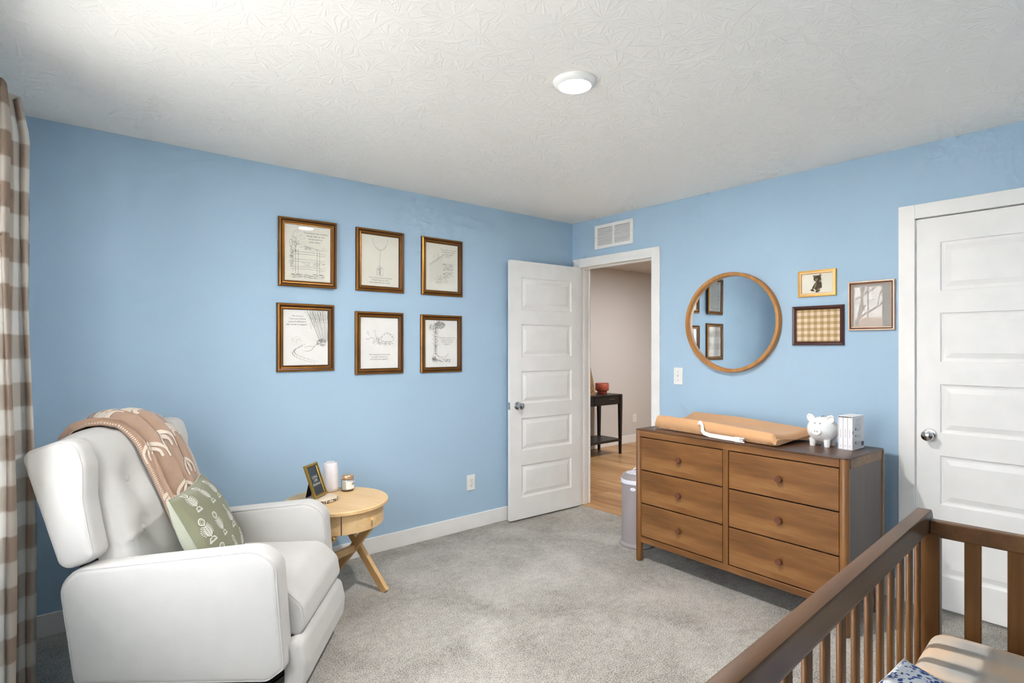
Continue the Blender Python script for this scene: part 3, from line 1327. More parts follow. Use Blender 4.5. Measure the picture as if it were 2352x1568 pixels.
def hatch(mb, x0, x1, y0, y1, n, ln, ang, w, jit=12):
    for _ in range(n):
        x = rnd.uniform(x0, x1)
        y = rnd.uniform(y0, y1)
        a = R(ang + rnd.uniform(-jit, jit))
        l = ln * rnd.uniform(0.5, 1.2)
        ribbon(mb, [(x, y), (x + l * 0.5 * math.cos(a) + rnd.uniform(-.001, .001), y + l * 0.5 * math.sin(a)), (x + l * math.cos(a), y + l * math.sin(a))], w, S_)


def scribble(mb, cx, cy, rx, ry, n, w):
    for _ in range(n):
        a = rnd.uniform(0, 2 * math.pi)
        q = math.sqrt(rnd.random())
        x, y = cx + rx * q * math.cos(a), cy + ry * q * math.sin(a)
        r = rnd.uniform(0.003, 0.007)
        s = rnd.uniform(0, 360)
        ribbon(mb, arc(x, y, r, s, s + rnd.uniform(120, 240), 5), w, S_)


def draw_fence(pr):
    mb = MB()
    for y in (0.005, -0.040, -0.085):
        for dy in (0, -0.013):
            ribbon(mb, [(-0.10, y + dy), (0.0, y + dy + 0.002), (0.105, y + dy - 0.003)], 0.0013, S_)
    for x in (-0.075, 0.055):
        ribbon(mb, [(x, -0.125), (x, 0.02), (x + 0.016, 0.02), (x + 0.016, -0.125)], 0.0015, S_)
    hatch(mb, -0.105, 0.09, -0.15, -0.125, 90, 0.02, 0, 0.0012)
    hatch(mb, -0.04, 0.10, -0.078, -0.055, 40, 0.014, 4, 0.0009)
    scribble(mb, -0.085, 0.045, 0.022, 0.05, 60, 0.0010)
    scribble(mb, -0.095, -0.04, 0.012, 0.07, 50, 0.0011)
    o = mb.build('sketch_lines', 'print_grey', pr, smooth=False)
    mb = MB()
    scribble(mb, -0.06, 0.09, 0.04, 0.05, 46, 0.0009)
    scribble(mb, -0.01, 0.035, 0.04, 0.012, 30, 0.0009)
    hatch(mb, -0.03, 0.11, 0.012, 0.04, 40, 0.02, 4, 0.0008)
    mb.build('sketch_shading', 'print_light', pr, smooth=False)


def draw_balloon(pr):
    mb = MB()
    pts = [(0.055 * math.cos(R(a)), 0.150 + (0.078 if a > 180 else 0.02) * math.sin(R(a))) for a in range(180, 361, 9)]
    ribbon(mb, pts, 0.0015, S_)
    ribbon(mb, [(p[0] * 0.93, p[1] + 0.004) for p in pts[6:-4]], 0.0009, S_)
    ribbon(mb, [(-0.004, 0.070), (0, 0.073), (0.004, 0.070), (0, 0.066), (-0.004, 0.070)], 0.0013, S_)
    ribbon(mb, [(0, 0.068), (-0.001, 0.03), (-0.006, -0.01), (-0.004, -0.05)], 0.0013, S_)
    # a plain gift parcel on the string in place of the drawn figure
    ribbon(mb, [(-0.026, -0.095), (0.020, -0.098), (0.021, -0.050), (-0.025, -0.047)], 0.0016, S_, closed=True)
    ribbon(mb, [(-0.003, -0.097), (-0.002, -0.048)], 0.003, S_)
    ribbon(mb, arc(-0.010, -0.040, 0.008, 0, 360, 10), 0.0012, S_)
    ribbon(mb, arc(0.006, -0.040, 0.008, 0, 360, 10), 0.0012, S_)
    hatch(mb, -0.022, 0.006, -0.093, -0.055, 40, 0.010, 60, 0.0009)
    mb.build('sketch_lines', 'print_grey', pr, smooth=False)


def draw_stairs(pr):
    mb = MB()
    for k in range(6):
        x0, y0 = -0.055 + k * 0.022, -0.110 + k * 0.020
        ribbon(mb, [(x0, y0), (x0 + 0.022, y0 + 0.001), (x0 + 0.022, y0 + 0.020)], 0.0013, S_)
    for k in range(9):
        x = -0.098 + k * 0.013
        ribbon(mb, [(x, -0.12 + k * 0.009), (x, 0.018 + k * 0.009)], 0.0011, S_)
    ribbon(mb, [(-0.105, 0.015), (0.015, 0.095)], 0.0022, S_)
    ribbon(mb, [(-0.105, 0.005), (0.015, 0.085)], 0.0012, S_)
    hatch(mb, 0.0, 0.085, -0.075, 0.03, 110, 0.022, 12, 0.0010, 6)
    hatch(mb, -0.06, 0.04, -0.125, -0.06, 60, 0.02, 40, 0.0009, 8)
    mb.build('sketch_lines', 'print_grey', pr, smooth=False)
    mb = MB()
    hatch(mb, -0.09, -0.02, 0.03, 0.10, 26, 0.022, 100, 0.0008, 40)
    mb.build('sketch_shading', 'print_light', pr, smooth=False)


def draw_path(pr):
    mb = MB()
    for k in range(9):
        bx = 0.085 + k * 0.006
        tx = 0.005 + k * 0.016
        ribbon(mb, [(bx, -0.02), ((bx + tx) / 2 + 0.004, 0.07), (tx, 0.165)], 0.0026 if k % 2 == 0 else 0.0013, S_)
        ribbon(mb, [(0.6 * tx + 0.4 * bx, 0.09), (tx + 0.018, 0.15)], 0.0011, S_)
        ribbon(mb, [(0.7 * tx + 0.3 * bx, 0.11), (tx - 0.016, 0.16)], 0.0010, S_)
    scribble(mb, 0.095, -0.03, 0.028, 0.022, 70, 0.0013)
    ribbon(mb, [(0.09, -0.03), (0.06, -0.045), (0.035, -0.075), (0.01, -0.085), (-0.02, -0.078)], 0.0026, S_, taper=True)
    ribbon(mb, [(0.05, -0.055), (0.01, -0.052), (-0.01, -0.06)], 0.0014, S_)
    for k in range(26):
        a = k / 25.0
        x = -0.02 - 0.075 * math.sin(a * math.pi) + 0.075 * a * a
        y = -0.045 - 0.105 * a
        for s in (-1, 1):
            xx = x + s * 0.006 + rnd.uniform(-.003, .003)
            yy = y + s * 0.005
            ribbon(mb, [(xx, yy), (xx + 0.006, yy - 0.0015)], 0.0026, S_)
    mb.build('sketch_lines', 'print_grey', pr, smooth=False)
    mb = MB()
    hatch(mb, -0.09, -0.03, -0.03, 0.01, 26, 0.012, 10, 0.0008, 60)
    mb.build('grass_shading', 'print_light', pr, smooth=False)
    mb = MB()
    hatch(mb, 0.03, 0.12, 0.05, 0.16, 50, 0.03, 112, 0.0009, 8)
    mb.build('tree_shading', 'print_light', pr, smooth=False)


def draw_meadow(pr):
    mb = MB()
    ribbon(mb, [(-0.10, 0.03), (-0.085, 0.022), (-0.06, 0.038), (-0.045, 0.03), (-0.035, 0.005)], 0.0022, S_)
    # a round bush and blowing leaves in place of the drawn figures
    for a0 in range(0, 180, 30):
        ribbon(mb, arc(0.055 + 0.036 * math.cos(R(a0 + 15)), 0.02 + 0.036 * math.sin(R(a0 + 15)), 0.013, a0 - 75, a0 + 105, 8), 0.0016, S_)
    ribbon(mb, [(0.02, 0.015), (0.035, 0.010), (0.075, 0.010), (0.095, 0.016)], 0.0014, S_)
    for x, y in ((-0.035, 0.075), (-0.028, 0.05), (-0.085, 0.07), (-0.078, 0.058), (-0.02, 0.03)):
        ribbon(mb, arc(x, y, 0.006, 20, 330, 8, 1.4), 0.0012, S_)
    hatch(mb, -0.06, 0.09, -0.008, 0.01, 46, 0.016, -20, 0.0009, 25)
    hatch(mb, -0.03, -0.005, 0.005, 0.03, 22, 0.012, 60, 0.0009, 20)
    mb.build('sketch_lines', 'print_grey', pr, smooth=False)


def draw_tree(pr):
    mb = MB()
    ribbon(mb, [(-0.075, -0.10), (-0.060, -0.06), (-0.062, 0.06), (-0.060, 0.165)], 0.0018, S_)
    ribbon(mb, [(-0.02, -0.10), (-0.038, -0.06), (-0.036, 0.06), (-0.038, 0.165)], 0.0018, S_)
    hatch(mb, -0.058, -0.048, -0.08, 0.14, 170, 0.010, 20, 0.0013, 30)
    for y in (0.02, 0.05, -0.01, 0.08):
        ribbon(mb, [(-0.062, y), (-0.082, y + 0.02)], 0.0014, S_)
        ribbon(mb, [(-0.036, y - 0.01), (-0.02, y + 0.01)], 0.0012, S_)
    scribble(mb, -0.01, 0.135, 0.048, 0.024, 120, 0.0014)
    scribble(mb, -0.085, 0.115, 0.022, 0.02, 40, 0.0012)
    ribbon(mb, [(-0.04, -0.085), (0.0, -0.098), (0.04, -0.092), (0.06, -0.072)], 0.0022, S_)
    ribbon(mb, [(-0.06, -0.095), (-0.02, -0.125), (0.02, -0.135)], 0.0022, S_)
    hatch(mb, -0.08, 0.075, -0.135, -0.11, 80, 0.012, 20, 0.0013, 50)
    scribble(mb, -0.06, -0.11, 0.02, 0.02, 40, 0.0014)
    mb.build('sketch_lines', 'print_grey', pr, smooth=False)


PRINTS = [
    (-2.325, 1.935, 'paper_cream', draw_fence, '\u201cSometimes the smallest\nthings take up the\nmost room in\nyour heart.\u201d', (0.045, 0.098), 0.0135, 'bronze framed fence sketch print, top row, above the armchair side'),
    (-1.838, 1.938, 'paper_cream', draw_balloon, '\u201cYou\u2019re braver than you believe,\nstronger than you seem,\nand smarter than you think.\u201d', (0.0, -0.128), 0.0118, 'bronze framed balloon sketch print, middle of the top row'),
    (-1.351, 1.939, 'paper_cream', draw_stairs, '\u201cHow lucky I am to have\nsomething that makes\nsaying goodbye\nso hard.\u201d', (0.052, 0.105), 0.0120, 'bronze framed staircase sketch print, top row, closest to the open door'),
    (-2.333, 1.423, 'paper_white', draw_path, '\u201cAs soon as\nI saw you I knew\na grand adventure\nwas about to happen.\u201d', (-0.052, 0.105), 0.0130, 'bronze framed sketch print of bare trees and a footprint trail, bottom row'),
    (-1.843, 1.392, 'paper_white', draw_meadow, '\u201cOne thing you should know,\nno matter where I go,\nwe\u2019ll always be together.\u201d', (0.0, -0.092), 0.0118, 'bronze framed meadow sketch print, middle of the bottom row'),
    (-1.357, 1.389, 'paper_white', draw_tree, '\u201cWe didn\u2019t realize we were\nmaking memories, we\njust knew we were\nhaving fun.\u201d', (0.050, 0.02), 0.0112, 'bronze framed tall tree sketch print, bottom row, closest to the open door'),
]
for px_, pz_, paper, fn, quote, qpos, qs, lab in PRINTS:
    # the first frame hangs a little askew, its far side standing off the wall
    sk = R(-3.6) if fn is draw_fence else 0.0
    t, pr = framed('framed_print', (px_, -0.174 * abs(math.sin(sk)) - (0.0022 if sk else 0.0), pz_), (R(90.6 if sk else 90), 0, sk), 0.348, 0.411, BRONZE[0], BRONZE[1], paper, lab, group='six bronze framed prints on the blue wall')
    fn(pr)
    lettering(quote, qs * 1.12, 'print_grey', pr, (qpos[0], qpos[1], ZS), spacing=1.18)

# three small frames beside the mirror
GOLDP = ([(0.0, 0.0), (0.0, 0.014), (0.002, 0.0155), (0.008, 0.0155), (0.010, 0.0125), (0.017, 0.0125), (0.019, 0.010), (0.021, 0.004)], (['gold_light', 'gold_pale'], [0, 0, 0, 0, 1, 1, 0]))
t, pr = framed('framed_print', (0, -2.034, 1.748), WALL_B, 0.216, 0.157, GOLDP[0], GOLDP[1], 'paper_cream', 'small gold framed picture of a brown teddy bear', cat='picture')
BZ = 0.0052


def blob(mb, cx, cy, rx, ry, z, rot=0.0, n=24, mi=0):
    c, s = math.cos(R(rot)), math.sin(R(rot))
    vs = []
    for i in range(n):
        a = 2 * math.pi * i / n
        x, y = rx * math.cos(a), ry * math.sin(a)
        vs.append((cx + x * c - y * s, cy + x * s + y * c, z))
    mb.add(vs, [tuple(range(n))], mi)


mb = MB()
blob(mb, 0.002, 0.028, 0.022, 0.019, BZ)
blob(mb, -0.016, 0.043, 0.007, 0.007, BZ + 0.00004)
blob(mb, 0.018, 0.046, 0.007, 0.007, BZ + 0.00004)
blob(mb, 0.003, -0.016, 0.020, 0.027, BZ + 0.00008, -12)
blob(mb, -0.018, -0.020, 0.006, 0.020, BZ + 0.00012, -28)
blob(mb, 0.020, -0.010, 0.007, 0.022, BZ + 0.00012, 10)
blob(mb, -0.026, -0.041, 0.012, 0.006, BZ + 0.00016, -18)
blob(mb, 0.004, -0.046, 0.014, 0.008, BZ + 0.00016, 25)
mb.build('bear_body', 'bear_brown', pr, smooth=False)
mb = MB()
blob(mb, -0.003, 0.022, 0.008, 0.0075, BZ + 0.0003)
blob(mb, -0.016, 0.043, 0.004, 0.004, BZ + 0.0003)
blob(mb, 0.018, 0.046, 0.004, 0.004, BZ + 0.0003)
blob(mb, -0.009, -0.014, 0.003, 0.016, BZ + 0.0003, -24)
blob(mb, 0.012, -0.036, 0.010, 0.003, BZ + 0.0003, 35)
mb.build('bear_muzzle', 'bear_tan', pr, smooth=False)
mb = MB()
blob(mb, -0.004, 0.024, 0.003, 0.002, BZ + 0.0004)
blob(mb, -0.010, 0.031, 0.0018, 0.0018, BZ + 0.0004)
blob(mb, 0.006, 0.032, 0.0018, 0.0018, BZ + 0.0004)
ribbon(mb, [(0.016, 0.010), (0.028, 0.013), (0.034, 0.022), (0.026, 0.022), (0.018, 0.011)], 0.0012, flat(BZ + 0.0004))
ribbon(mb, [(0.018, 0.010), (0.026, 0.002), (0.027, -0.008)], 0.0012, flat(BZ + 0.0004))
mb.build('bear_face', 'ink_black', pr, smooth=False)

MAHO = ([(0.0, 0.0), (0.0, 0.015), (0.003, 0.018), (0.014, 0.016), (0.018, 0.012), (0.021, 0.011), (0.023, 0.004)], (['mahogany', 'bronze_dark'], [0, 0, 0, 0, 1, 0]))
framed('framed_print', (0, -2.038, 1.4945), WALL_B, 0.292, 0.236, MAHO[0], MAHO[1], 'gingham_print', 'dark wood framed tan gingham print under the bear picture', cat='picture')
ROSE = ([(0.0, 0.0), (0.0, 0.016), (0.002, 0.018), (0.006, 0.018), (0.008, 0.014), (0.013, 0.014), (0.015, 0.012), (0.018, 0.011), (0.020, 0.004)], (['rose_gold', 'bronze_dark'], [0, 0, 0, 0, 1, 1, 0, 0]))
framed('framed_print', (0, -2.323, 1.5985), WALL_B, 0.230, 0.277, ROSE[0], ROSE[1], 'paper_shade', 'pale metallic square frame reflecting the window, beside the closet door casing', 'bright_picture_glass', 'picture')

# ================================================================== CURTAIN
cu = empty('curtain', (0, 0, 0), 0, 'brown and cream plaid curtain panel hanging beside the armchair', 'curtain')


def curtain_path(n=160):
    """Plan of the hanging cloth from its free edge (by the left wall) along the window."""
    a = Vector((-3.618, -0.655))
    b = Vector((-3.722, -0.945))
    d = (b - a)
    nn = Vector((d.y, -d.x)).normalized()
    if nn.x < 0:
        nn = -nn
    pts = []
    for i in range(n + 1):
        s = i / n
        amp = 0.034 * min(1.0, 0.15 + s * 4)
        ph = s * 2 * math.pi * 2.2 + 0.2
        pts.append(a + d * s + nn * (amp * -math.sin(ph)) + d.normalized() * (0.030 * math.sin(2 * ph)))
    return pts


cpath = curtain_path()
clen = [0.0]
for p, q in zip(cpath[:-1], cpath[1:]):
    clen.append(clen[-1] + (q - p).length)
CZ0, CZ1 = 0.012, 2.262


def curtain_pt(u, v, off=0.0):
    i = min(int(u * 160), 159)
    f = u * 160 - i
    p = cpath[i].lerp(cpath[i + 1], f)
    z = CZ0 + (CZ1 - CZ0) * v
    flare = 1.0 - v
    c = Vector((-3.70, -0.90))
    k = 1.0 + 0.10 * flare + 0.03 * math.sin(u * 40 + v * 3) * flare
    pin = 1.0 - 0.5 * max(0.0, (v - 0.94) / 0.06) ** 1.0 * 0.6
    q = Vector((c.x + (p.x - c.x) * k * pin + 0.018 * flare, c.y + (p.y - c.y) * (1 + 0.04 * flare)))
    q.x += 0.006 * math.sin(v * 9 + u * 14)
    sag = 0.012 * math.sin(u * 2 * math.pi * 3.2) * max(0.0, (v - 0.9) / 0.1)
    return Vector((q.x + off, q.y, z + sag))


mb = MB()
mb.grid(curtain_pt, 160, 60, uvfn=lambda u, v: (clen[int(round(u * 160))] * 1.0 + 0.03, v * (CZ1 - CZ0) + 0.02))
c_o = mb.build('cloth', 'curtain_plaid', cu, angle=180)
md = c_o.modifiers.new('thickness', 'SOLIDIFY')
md.thickness = 0.0012
# second panel at the window's other side, seen only in reflections
cu2 = empty('curtain', (0, -3.16, 0), 0, 'brown and cream plaid curtain panel at the far side of the window', 'curtain')
c2 = dup(c_o, cu2)
c2.scale = (1, -1, 1)
c2.location = (0, 0, 0)
cu2.location = (0, -3.86, 0)
rod = empty('curtain_rod', (-3.745, 0, 2.232), 0, 'thin dark curtain rod above the window', 'curtain rod')
mb = MB()
mb.tube([(0, -0.60, 0), (0, -3.26, 0)], 0.009, 12)
mb.build('rod', 'black_metal', rod)
for yy in (-0.62, -3.24):
    mb = MB()
    mb.tube([(0, yy, 0), (-0.055, yy, 0)], 0.006, 8)
    mb.lathe([(0.022, 0), (0.022, 0.004)], 14, Matrix.Translation((-0.055, yy, 0)) @ Matrix.Rotation(R(90), 4, 'Y'))
    mb.build('bracket', 'black_metal', rod)

# ================================================================== WING RECLINER
CH = empty('wing_recliner', (-3.586 + 2.41 * 0.6414 - 1.25 * 0.7672, -3.465 + 2.41 * 0.7672 + 1.25 * 0.6414, 0), R(-39.9 + 3.0),
           'cream upholstered wingback recliner chair in the corner by the curtain', 'armchair')


def pipe(outline, yy, ins, r=0.0030, z=None):
    n = len(outline)
    pts = [Vector(p) for p in outline]
    area = sum(pts[i].x * pts[(i + 1) % n].y - pts[(i + 1) % n].x * pts[i].y for i in range(n))
    if area < 0:
        pts.reverse()
    out = []
    for i in range(n):
        d = (pts[(i + 1) % n] - pts[i - 1]).normalized()
        q = pts[i] + Vector((-d.y, d.x)) * ins
        out.append((q.x, yy, q.y))
    mb = MB()
    mb.tube(out, r, 6, True)
    return mb


ARM = resample(round_poly([(-0.345, 0.150), (-0.405, 0.562), (0.300, 0.628), (0.372, 0.575), (0.402, 0.185), (0.34, 0.140)], [0.03, 0.09, 0.12, 0.07, 0.03, 0.05]), 0.05)
for s, ya, yb in ((-1, -0.365, -0.262), (1, 0.262, 0.365)):
    mb = MB()
    mb.soft(ARM, ya, yb, 0.022, 4, 'Y', 0.006)
    a = mb.build('arm', 'chair_fabric', CH, angle=180)
    for yy in (ya + 0.006, yb - 0.006):
        pipe(ARM, yy, 0.0065).build('piping', 'chair_piping', a, angle=180)
WING = resample(round_poly([(-0.388, 0.555), (-0.292, 0.590), (-0.262, 0.615), (-0.285, 0.72), (-0.302, 0.82), (-0.302, 0.94), (-0.330, 1.025), (-0.40, 1.030), (-0.530, 0.985)],
                           [0.045, 0.05, 0.05, 0.12, 0.12, 0.1, 0.06, 0.1, 0.034]), 0.04)
for s, ya, yb in ((-1, -0.372, -0.272), (1, 0.272, 0.372)):
    mb = MB()
    mb.soft(WING, ya, yb, 0.030, 6, 'Y', 0.006)
    a = mb.build('wing', 'chair_fabric', CH, angle=180)
    pipe(WING, ya + 0.010 if s < 0 else yb - 0.010, 0.0105, 0.0032).build('piping', 'chair_piping', a, angle=180)


def back_x(z):
    pts = [(0.36, -0.100), (0.45, -0.128), (0.62, -0.205), (0.84, -0.278), (0.96, -0.325), (1.02, -0.365)]
    for (z0, x0), (z1, x1) in zip(pts[:-1], pts[1:]):
        if z <= z1:
            f = (z - z0) / (z1 - z0)
            return x0 + (x1 - x0) * f
    return pts[-1][1]


BUTTONS = [(-0.125, 0.842), (0.125, 0.842), (-0.125, 0.645), (0.125, 0.645)]
# profile of the back in (x,z): up the front, over the top, down the rear
bprof = [(back_x(z), z) for z in [0.36 + 0.02 * i for i in range(32)]]
bprof += [(-0.350, 1.000), (-0.372, 1.030), (-0.405, 1.046), (-0.440, 1.046), (-0.475, 1.030), (-0.495, 0.995)]
bprof += [(-0.495 + 0.155 * k / 10, 0.995 - 0.57 * k / 10) for k in range(1, 11)]


def back_pt(u, v):
    y = -0.286 + 0.572 * u
    k = v * (len(bprof) - 1)
    i = min(int(k), len(bprof) - 2)
    f = k - i
    x = bprof[i][0] + (bprof[i + 1][0] - bprof[i][0]) * f
    z = bprof[i][1] + (bprof[i + 1][1] - bprof[i][1]) * f
    e = abs(2 * u - 1)
    if i < 33:
        crown = 0.038 * (1 - e ** 3)
        x += crown - 0.020 - 0.10 * e ** 14
        for by, bz in BUTTONS:
            d2 = ((y - by) / 0.060) ** 2 + ((z - bz) / 0.060) ** 2
            x -= 0.032 * math.exp(-d2)
            # soft pull lines between the buttons
            if abs(z - bz) < 0.2:
                x -= 0.006 * math.exp(-((y - by) / 0.03) ** 2) * math.exp(-((z - bz) / 0.12) ** 2)
    z -= 0.028 * e ** 4 * max(0, (z - 0.8) / 0.25)
    return Vector((x, y, z))


mb = MB()
mb.grid(back_pt, 56, 96)
bk = mb.build('back_cushion', 'chair_fabric', CH, angle=180)
for by, bz in BUTTONS:
    mb = MB()
    bx = back_x(bz) + 0.038 * (1 - abs(by / 0.292) ** 3) - 0.020 - 0.041
    mb.lathe([(0.0, -0.006), (0.013, -0.004), (0.0145, 0.000), (0.012, 0.0035), (0.006, 0.0052), (0.0, 0.0056)], 20,
             Matrix.Translation((bx + 0.003, by, bz)) @ Matrix.Rotation(R(90 - 20), 4, 'Y'), False, False)
    mb.build('button', 'chair_piping', bk, angle=180)
SEAT = resample(round_poly([(-0.22, 0.262), (-0.22, 0.445), (0.360, 0.452), (0.438, 0.378), (0.450, 0.300), (0.425, 0.262)], [0.02, 0.03, 0.09, 0.06, 0.04, 0.025]), 0.04)
mb = MB()
mb.soft(SEAT, -0.268, 0.262, 0.018, 4, 'Y', 0.0)
st = mb.build('seat_cushion', 'chair_fabric', CH, angle=180)
for yy in (-0.262, 0.256):
    pipe(SEAT, yy, 0.006).build('piping', 'chair_piping', st, angle=180)
FOOT = resample(round_poly([(0.375, 0.070), (0.375, 0.250), (0.420, 0.272), (0.452, 0.258), (0.470, 0.180), (0.462, 0.100), (0.430, 0.068)], [0.033, 0.033, 0.033, 0.033, 0.06, 0.05, 0.033]), 0.03)
mb = MB()
mb.soft(FOOT, -0.315, 0.285, 0.03, 5, 'Y', 0.004)
mb.build('footrest', 'chair_fabric', CH, angle=180)
mb = MB()
mb.box(-0.30, 0.36, -0.25, 0.25, 0.165, 0.27, 0.01)
mb.build('seat_frame', 'black_metal', CH, smooth=False)
mb = MB()
mb.lathe([(0.045, 0.03), (0.045, 0.17)], 20)
for a in range(0, 360, 90):
    mb.box(0.0, 0.27, -0.02, 0.02, 0.02, 0.045, 0.004, 1, Matrix.Rotation(R(a + 45), 4, 'Z'))
mb.build('swivel_post', 'black_metal', CH)
mb = MB()
mb.tube([(0.30 * math.cos(R(a)), 0.30 * math.sin(R(a)), 0.018) for a in range(0, 360, 6)], 0.016, 10, True)
mb.build('base_ring', 'black_metal', CH)
for s in (-1, 1):
    mb = MB()
    mb.box(0.10, 0.40, s * 0.20 - 0.008, s * 0.20 + 0.008, 0.13, 0.165, 0.002, 1, Matrix.Rotation(R(6), 4, 'Y'))
    mb.box(0.34, 0.36, s * 0.20 - 0.012, s * 0.20 + 0.012, 0.10, 0.26, 0.002, 1)
    mb.lathe([(0.010, -0.016), (0.010, 0.016)], 10, Matrix.Translation((0.35, s * 0.20, 0.185)) @ Matrix.Rotation(R(90), 4, 'X'))
    mb.build('link_arm', 'black_metal', CH, smooth=False)

# ------------------------------------------------------------------ throw blanket over the back of the recliner
BL = empty('throw_blanket', CH.location, CH.rotation_euler.z, 'fuzzy brown throw blanket with cream rainbows over the recliner back', 'blanket')
bpath = [(0.60 + 0.02 * i) for i in range(20)]
blp = [Vector((back_x(z) + 0.028, z)) for z in bpath]
blp += [Vector(p) for p in ((-0.336, 1.012), (-0.360, 1.040), (-0.402, 1.055), (-0.446, 1.055), (-0.486, 1.038), (-0.508, 0.995), (-0.508, 0.93), (-0.49, 0.85))]
bll = [0.0]
for p, q in zip(blp[:-1], blp[1:]):
    bll.append(bll[-1] + (q - p).length)


def blanket_pt(u, v, off=0.0):
    """u 0..1 across (near edge to far edge), v 0..1 along from the hanging end over the top to the rear."""
    s = v * bll[-1]
    i = 0
    while i < len(bll) - 2 and bll[i + 1] < s:
        i += 1
    f = (s - bll[i]) / (bll[i + 1] - bll[i])
    p = blp[i].lerp(blp[i + 1], f)
    d = (blp[min(i + 2, len(blp) - 1)] - blp[max(i - 1, 0)]).normalized()
    nrm = Vector((d.y, -d.x))
    # near edge sweeps outwards over the top, so the rear part is wider
    top = max(0.0, min(1.0, (v - 0.52) / 0.33))
    wide = 0.5 - 0.5 * math.cos(math.pi * top)
    lin = min(1.0, v / 0.62)
    y0 = -0.030 - 0.075 * lin - 0.10 * wide
    y1 = 0.275 - 0.085 * lin ** 1.5
    # gathered folds: cloth piles in three lengthwise rolls
    uu = u + 0.055 * math.sin(2 * math.pi * 3 * u + 0.6 + v * 0.8)
    y = y0 + (y1 - y0) * uu
    ph = 3.6 * u + 0.22 * math.sin(v * 4.0)
    fold = abs(math.sin(math.pi * ph)) ** 0.5
    h = 0.002 + 0.044 * fold * (0.5 + 0.5 * math.sin(math.pi * min(1, u * 1.05)))
    h += 0.006 * math.sin(14 * v + 9 * u)
    h = max(h, 0.004) + off
    # near edge lies flat
    h *= min(1.0, 0.25 + u * 6)
    if off:
        h = max(h, 0.0035 + off)
    return Vector((p.x + nrm.x * h, y, p.y + nrm.y * h))


mb = MB()
mb.grid(blanket_pt, 110, 90)
b_o = mb.build('cloth', 'blanket_brown', BL, angle=180)
md = b_o.modifiers.new('thickness', 'SOLIDIFY')
md.thickness = 0.007
md.offset = -1.0


def bsurf(off):
    def fn(u, v):
        u_, v_ = max(0.002, min(0.998, u)), max(0.002, min(0.998, v))
        e = 0.004
        p = blanket_pt(u_, v_)
        a = blanket_pt(min(1, u_ + e), v_) - blanket_pt(max(0, u_ - e), v_)
        b = blanket_pt(u_, min(1, v_ + e)) - blanket_pt(u_, max(0, v_ - e))
        n = a.cross(b)
        if n.length > 1e-9:
            n.normalize()
        if n.x < 0 and v_ < 0.6:
            n = -n
        if n.z < 0 and 0.6 <= v_ < 0.8:
            n = -n
        return p + n * off
    return fn


bs = bsurf(0.0022)
for (cu_, cv_) in ((0.17, 0.40), (0.12, 0.13), (0.50, 0.44), (0.62, 0.62), (0.78, 0.27), (0.90, 0.47), (0.30, 0.66), (0.45, 0.16), (0.85, 0.72)):
    mb = MB()
    for r in (0.050, 0.033, 0.016):
        pts = []
        ru, rv = r / 0.31, r / bll[-1] * 1.0
        pts.append((cu_ - ru, cv_ - rv * 0.55))
        pts += [(cu_ + ru * math.cos(R(a)), cv_ + rv * math.sin(R(a))) for a in range(180, -1, -12)]
        pts.append((cu_ + ru, cv_ - rv * 0.55))
        ribbon(mb, resample(pts, 0.012, False), 0.020, bs)
    mb.build('rainbow_motif', 'blanket_cream', BL, angle=180)
for nm, ue in (('near', 0.0), ('far', 1.0)):
    mb = MB()
    k = 0
    while k < 95:
        v = 0.006 + k * 0.0103
        inn = 0.030 if ue == 0 else 0.955
        ribbon(mb, [(0.004 if ue == 0 else 0.996, v), ((0.004 if ue == 0 else 0.996) * 0.5 + inn * 0.5, v + 0.001), (inn, v + 0.002)], 0.0048, bs)
        k += 1
    o = mb.build('whip_stitch', 'blanket_cream', BL, angle=180)
    o['kind'] = 'stuff'

# ------------------------------------------------------------------ sage block-print cushion
PC = empty('throw_pillow', (0, 0, 0), 0, 'sage green throw pillow with white block-printed flowers on the recliner', 'pillow')
pw, phh, pt = 0.236, 0.210, 0.078
tilt = math.atan2(0.16, 0.335)
ML = Matrix.Translation(CH.location) @ Matrix.Rotation(CH.rotation_euler.z, 4, 'Z') @ Matrix.Translation((-0.036, 0.000, 0.592)) @ Matrix.Rotation(R(12), 4, 'Z') @ Matrix.Rotation(-tilt, 4, 'Y')
PC.matrix_world = ML
# local: x = front normal, y = width, z = height


def pil(u, v, side):
    a, b = 2 * u - 1, 2 * v - 1
    ea, eb = 1 - a * a, 1 - b * b
    prof = (max(0, ea) * max(0, eb)) ** 0.42
    pull = 1 - 0.075 * (1 - abs(a) ** 2) * (abs(b) ** 3)
    pull2 = 1 - 0.075 * (1 - abs(b) ** 2) * (abs(a) ** 3)
    x = side * pt * prof + 0.004 * math.sin(7 * a + 5 * b) * prof * side
    return Vector((x, pw * a * pull2, phh * b * pull))


mb = MB()
mb.grid(lambda u, v: pil(u, v, 1), 40, 40)
pf = mb.build('front_cover', 'sage_linen', PC, angle=180)
mb = MB()
mb.grid(lambda u, v: pil(u, v, -1), 40, 40)
mb.build('back_cover', 'sage_back', PC, angle=180)
edge = [pil(i / 40, 0, 1) for i in range(40)] + [pil(1, i / 40, 1) for i in range(40)] + [pil(1 - i / 40, 1, 1) for i in range(40)] + [pil(0, 1 - i / 40, 1) for i in range(40)]
mb = MB()
mb.tube(edge, 0.0028, 6, True)
mb.build('seam', 'sage_back', PC, angle=180)


def psurf(u, v):
    u_, v_ = max(0.01, min(0.99, u)), max(0.01, min(0.99, v))
    return pil(u_, v_, 1) + Vector((0.0016, 0, 0))


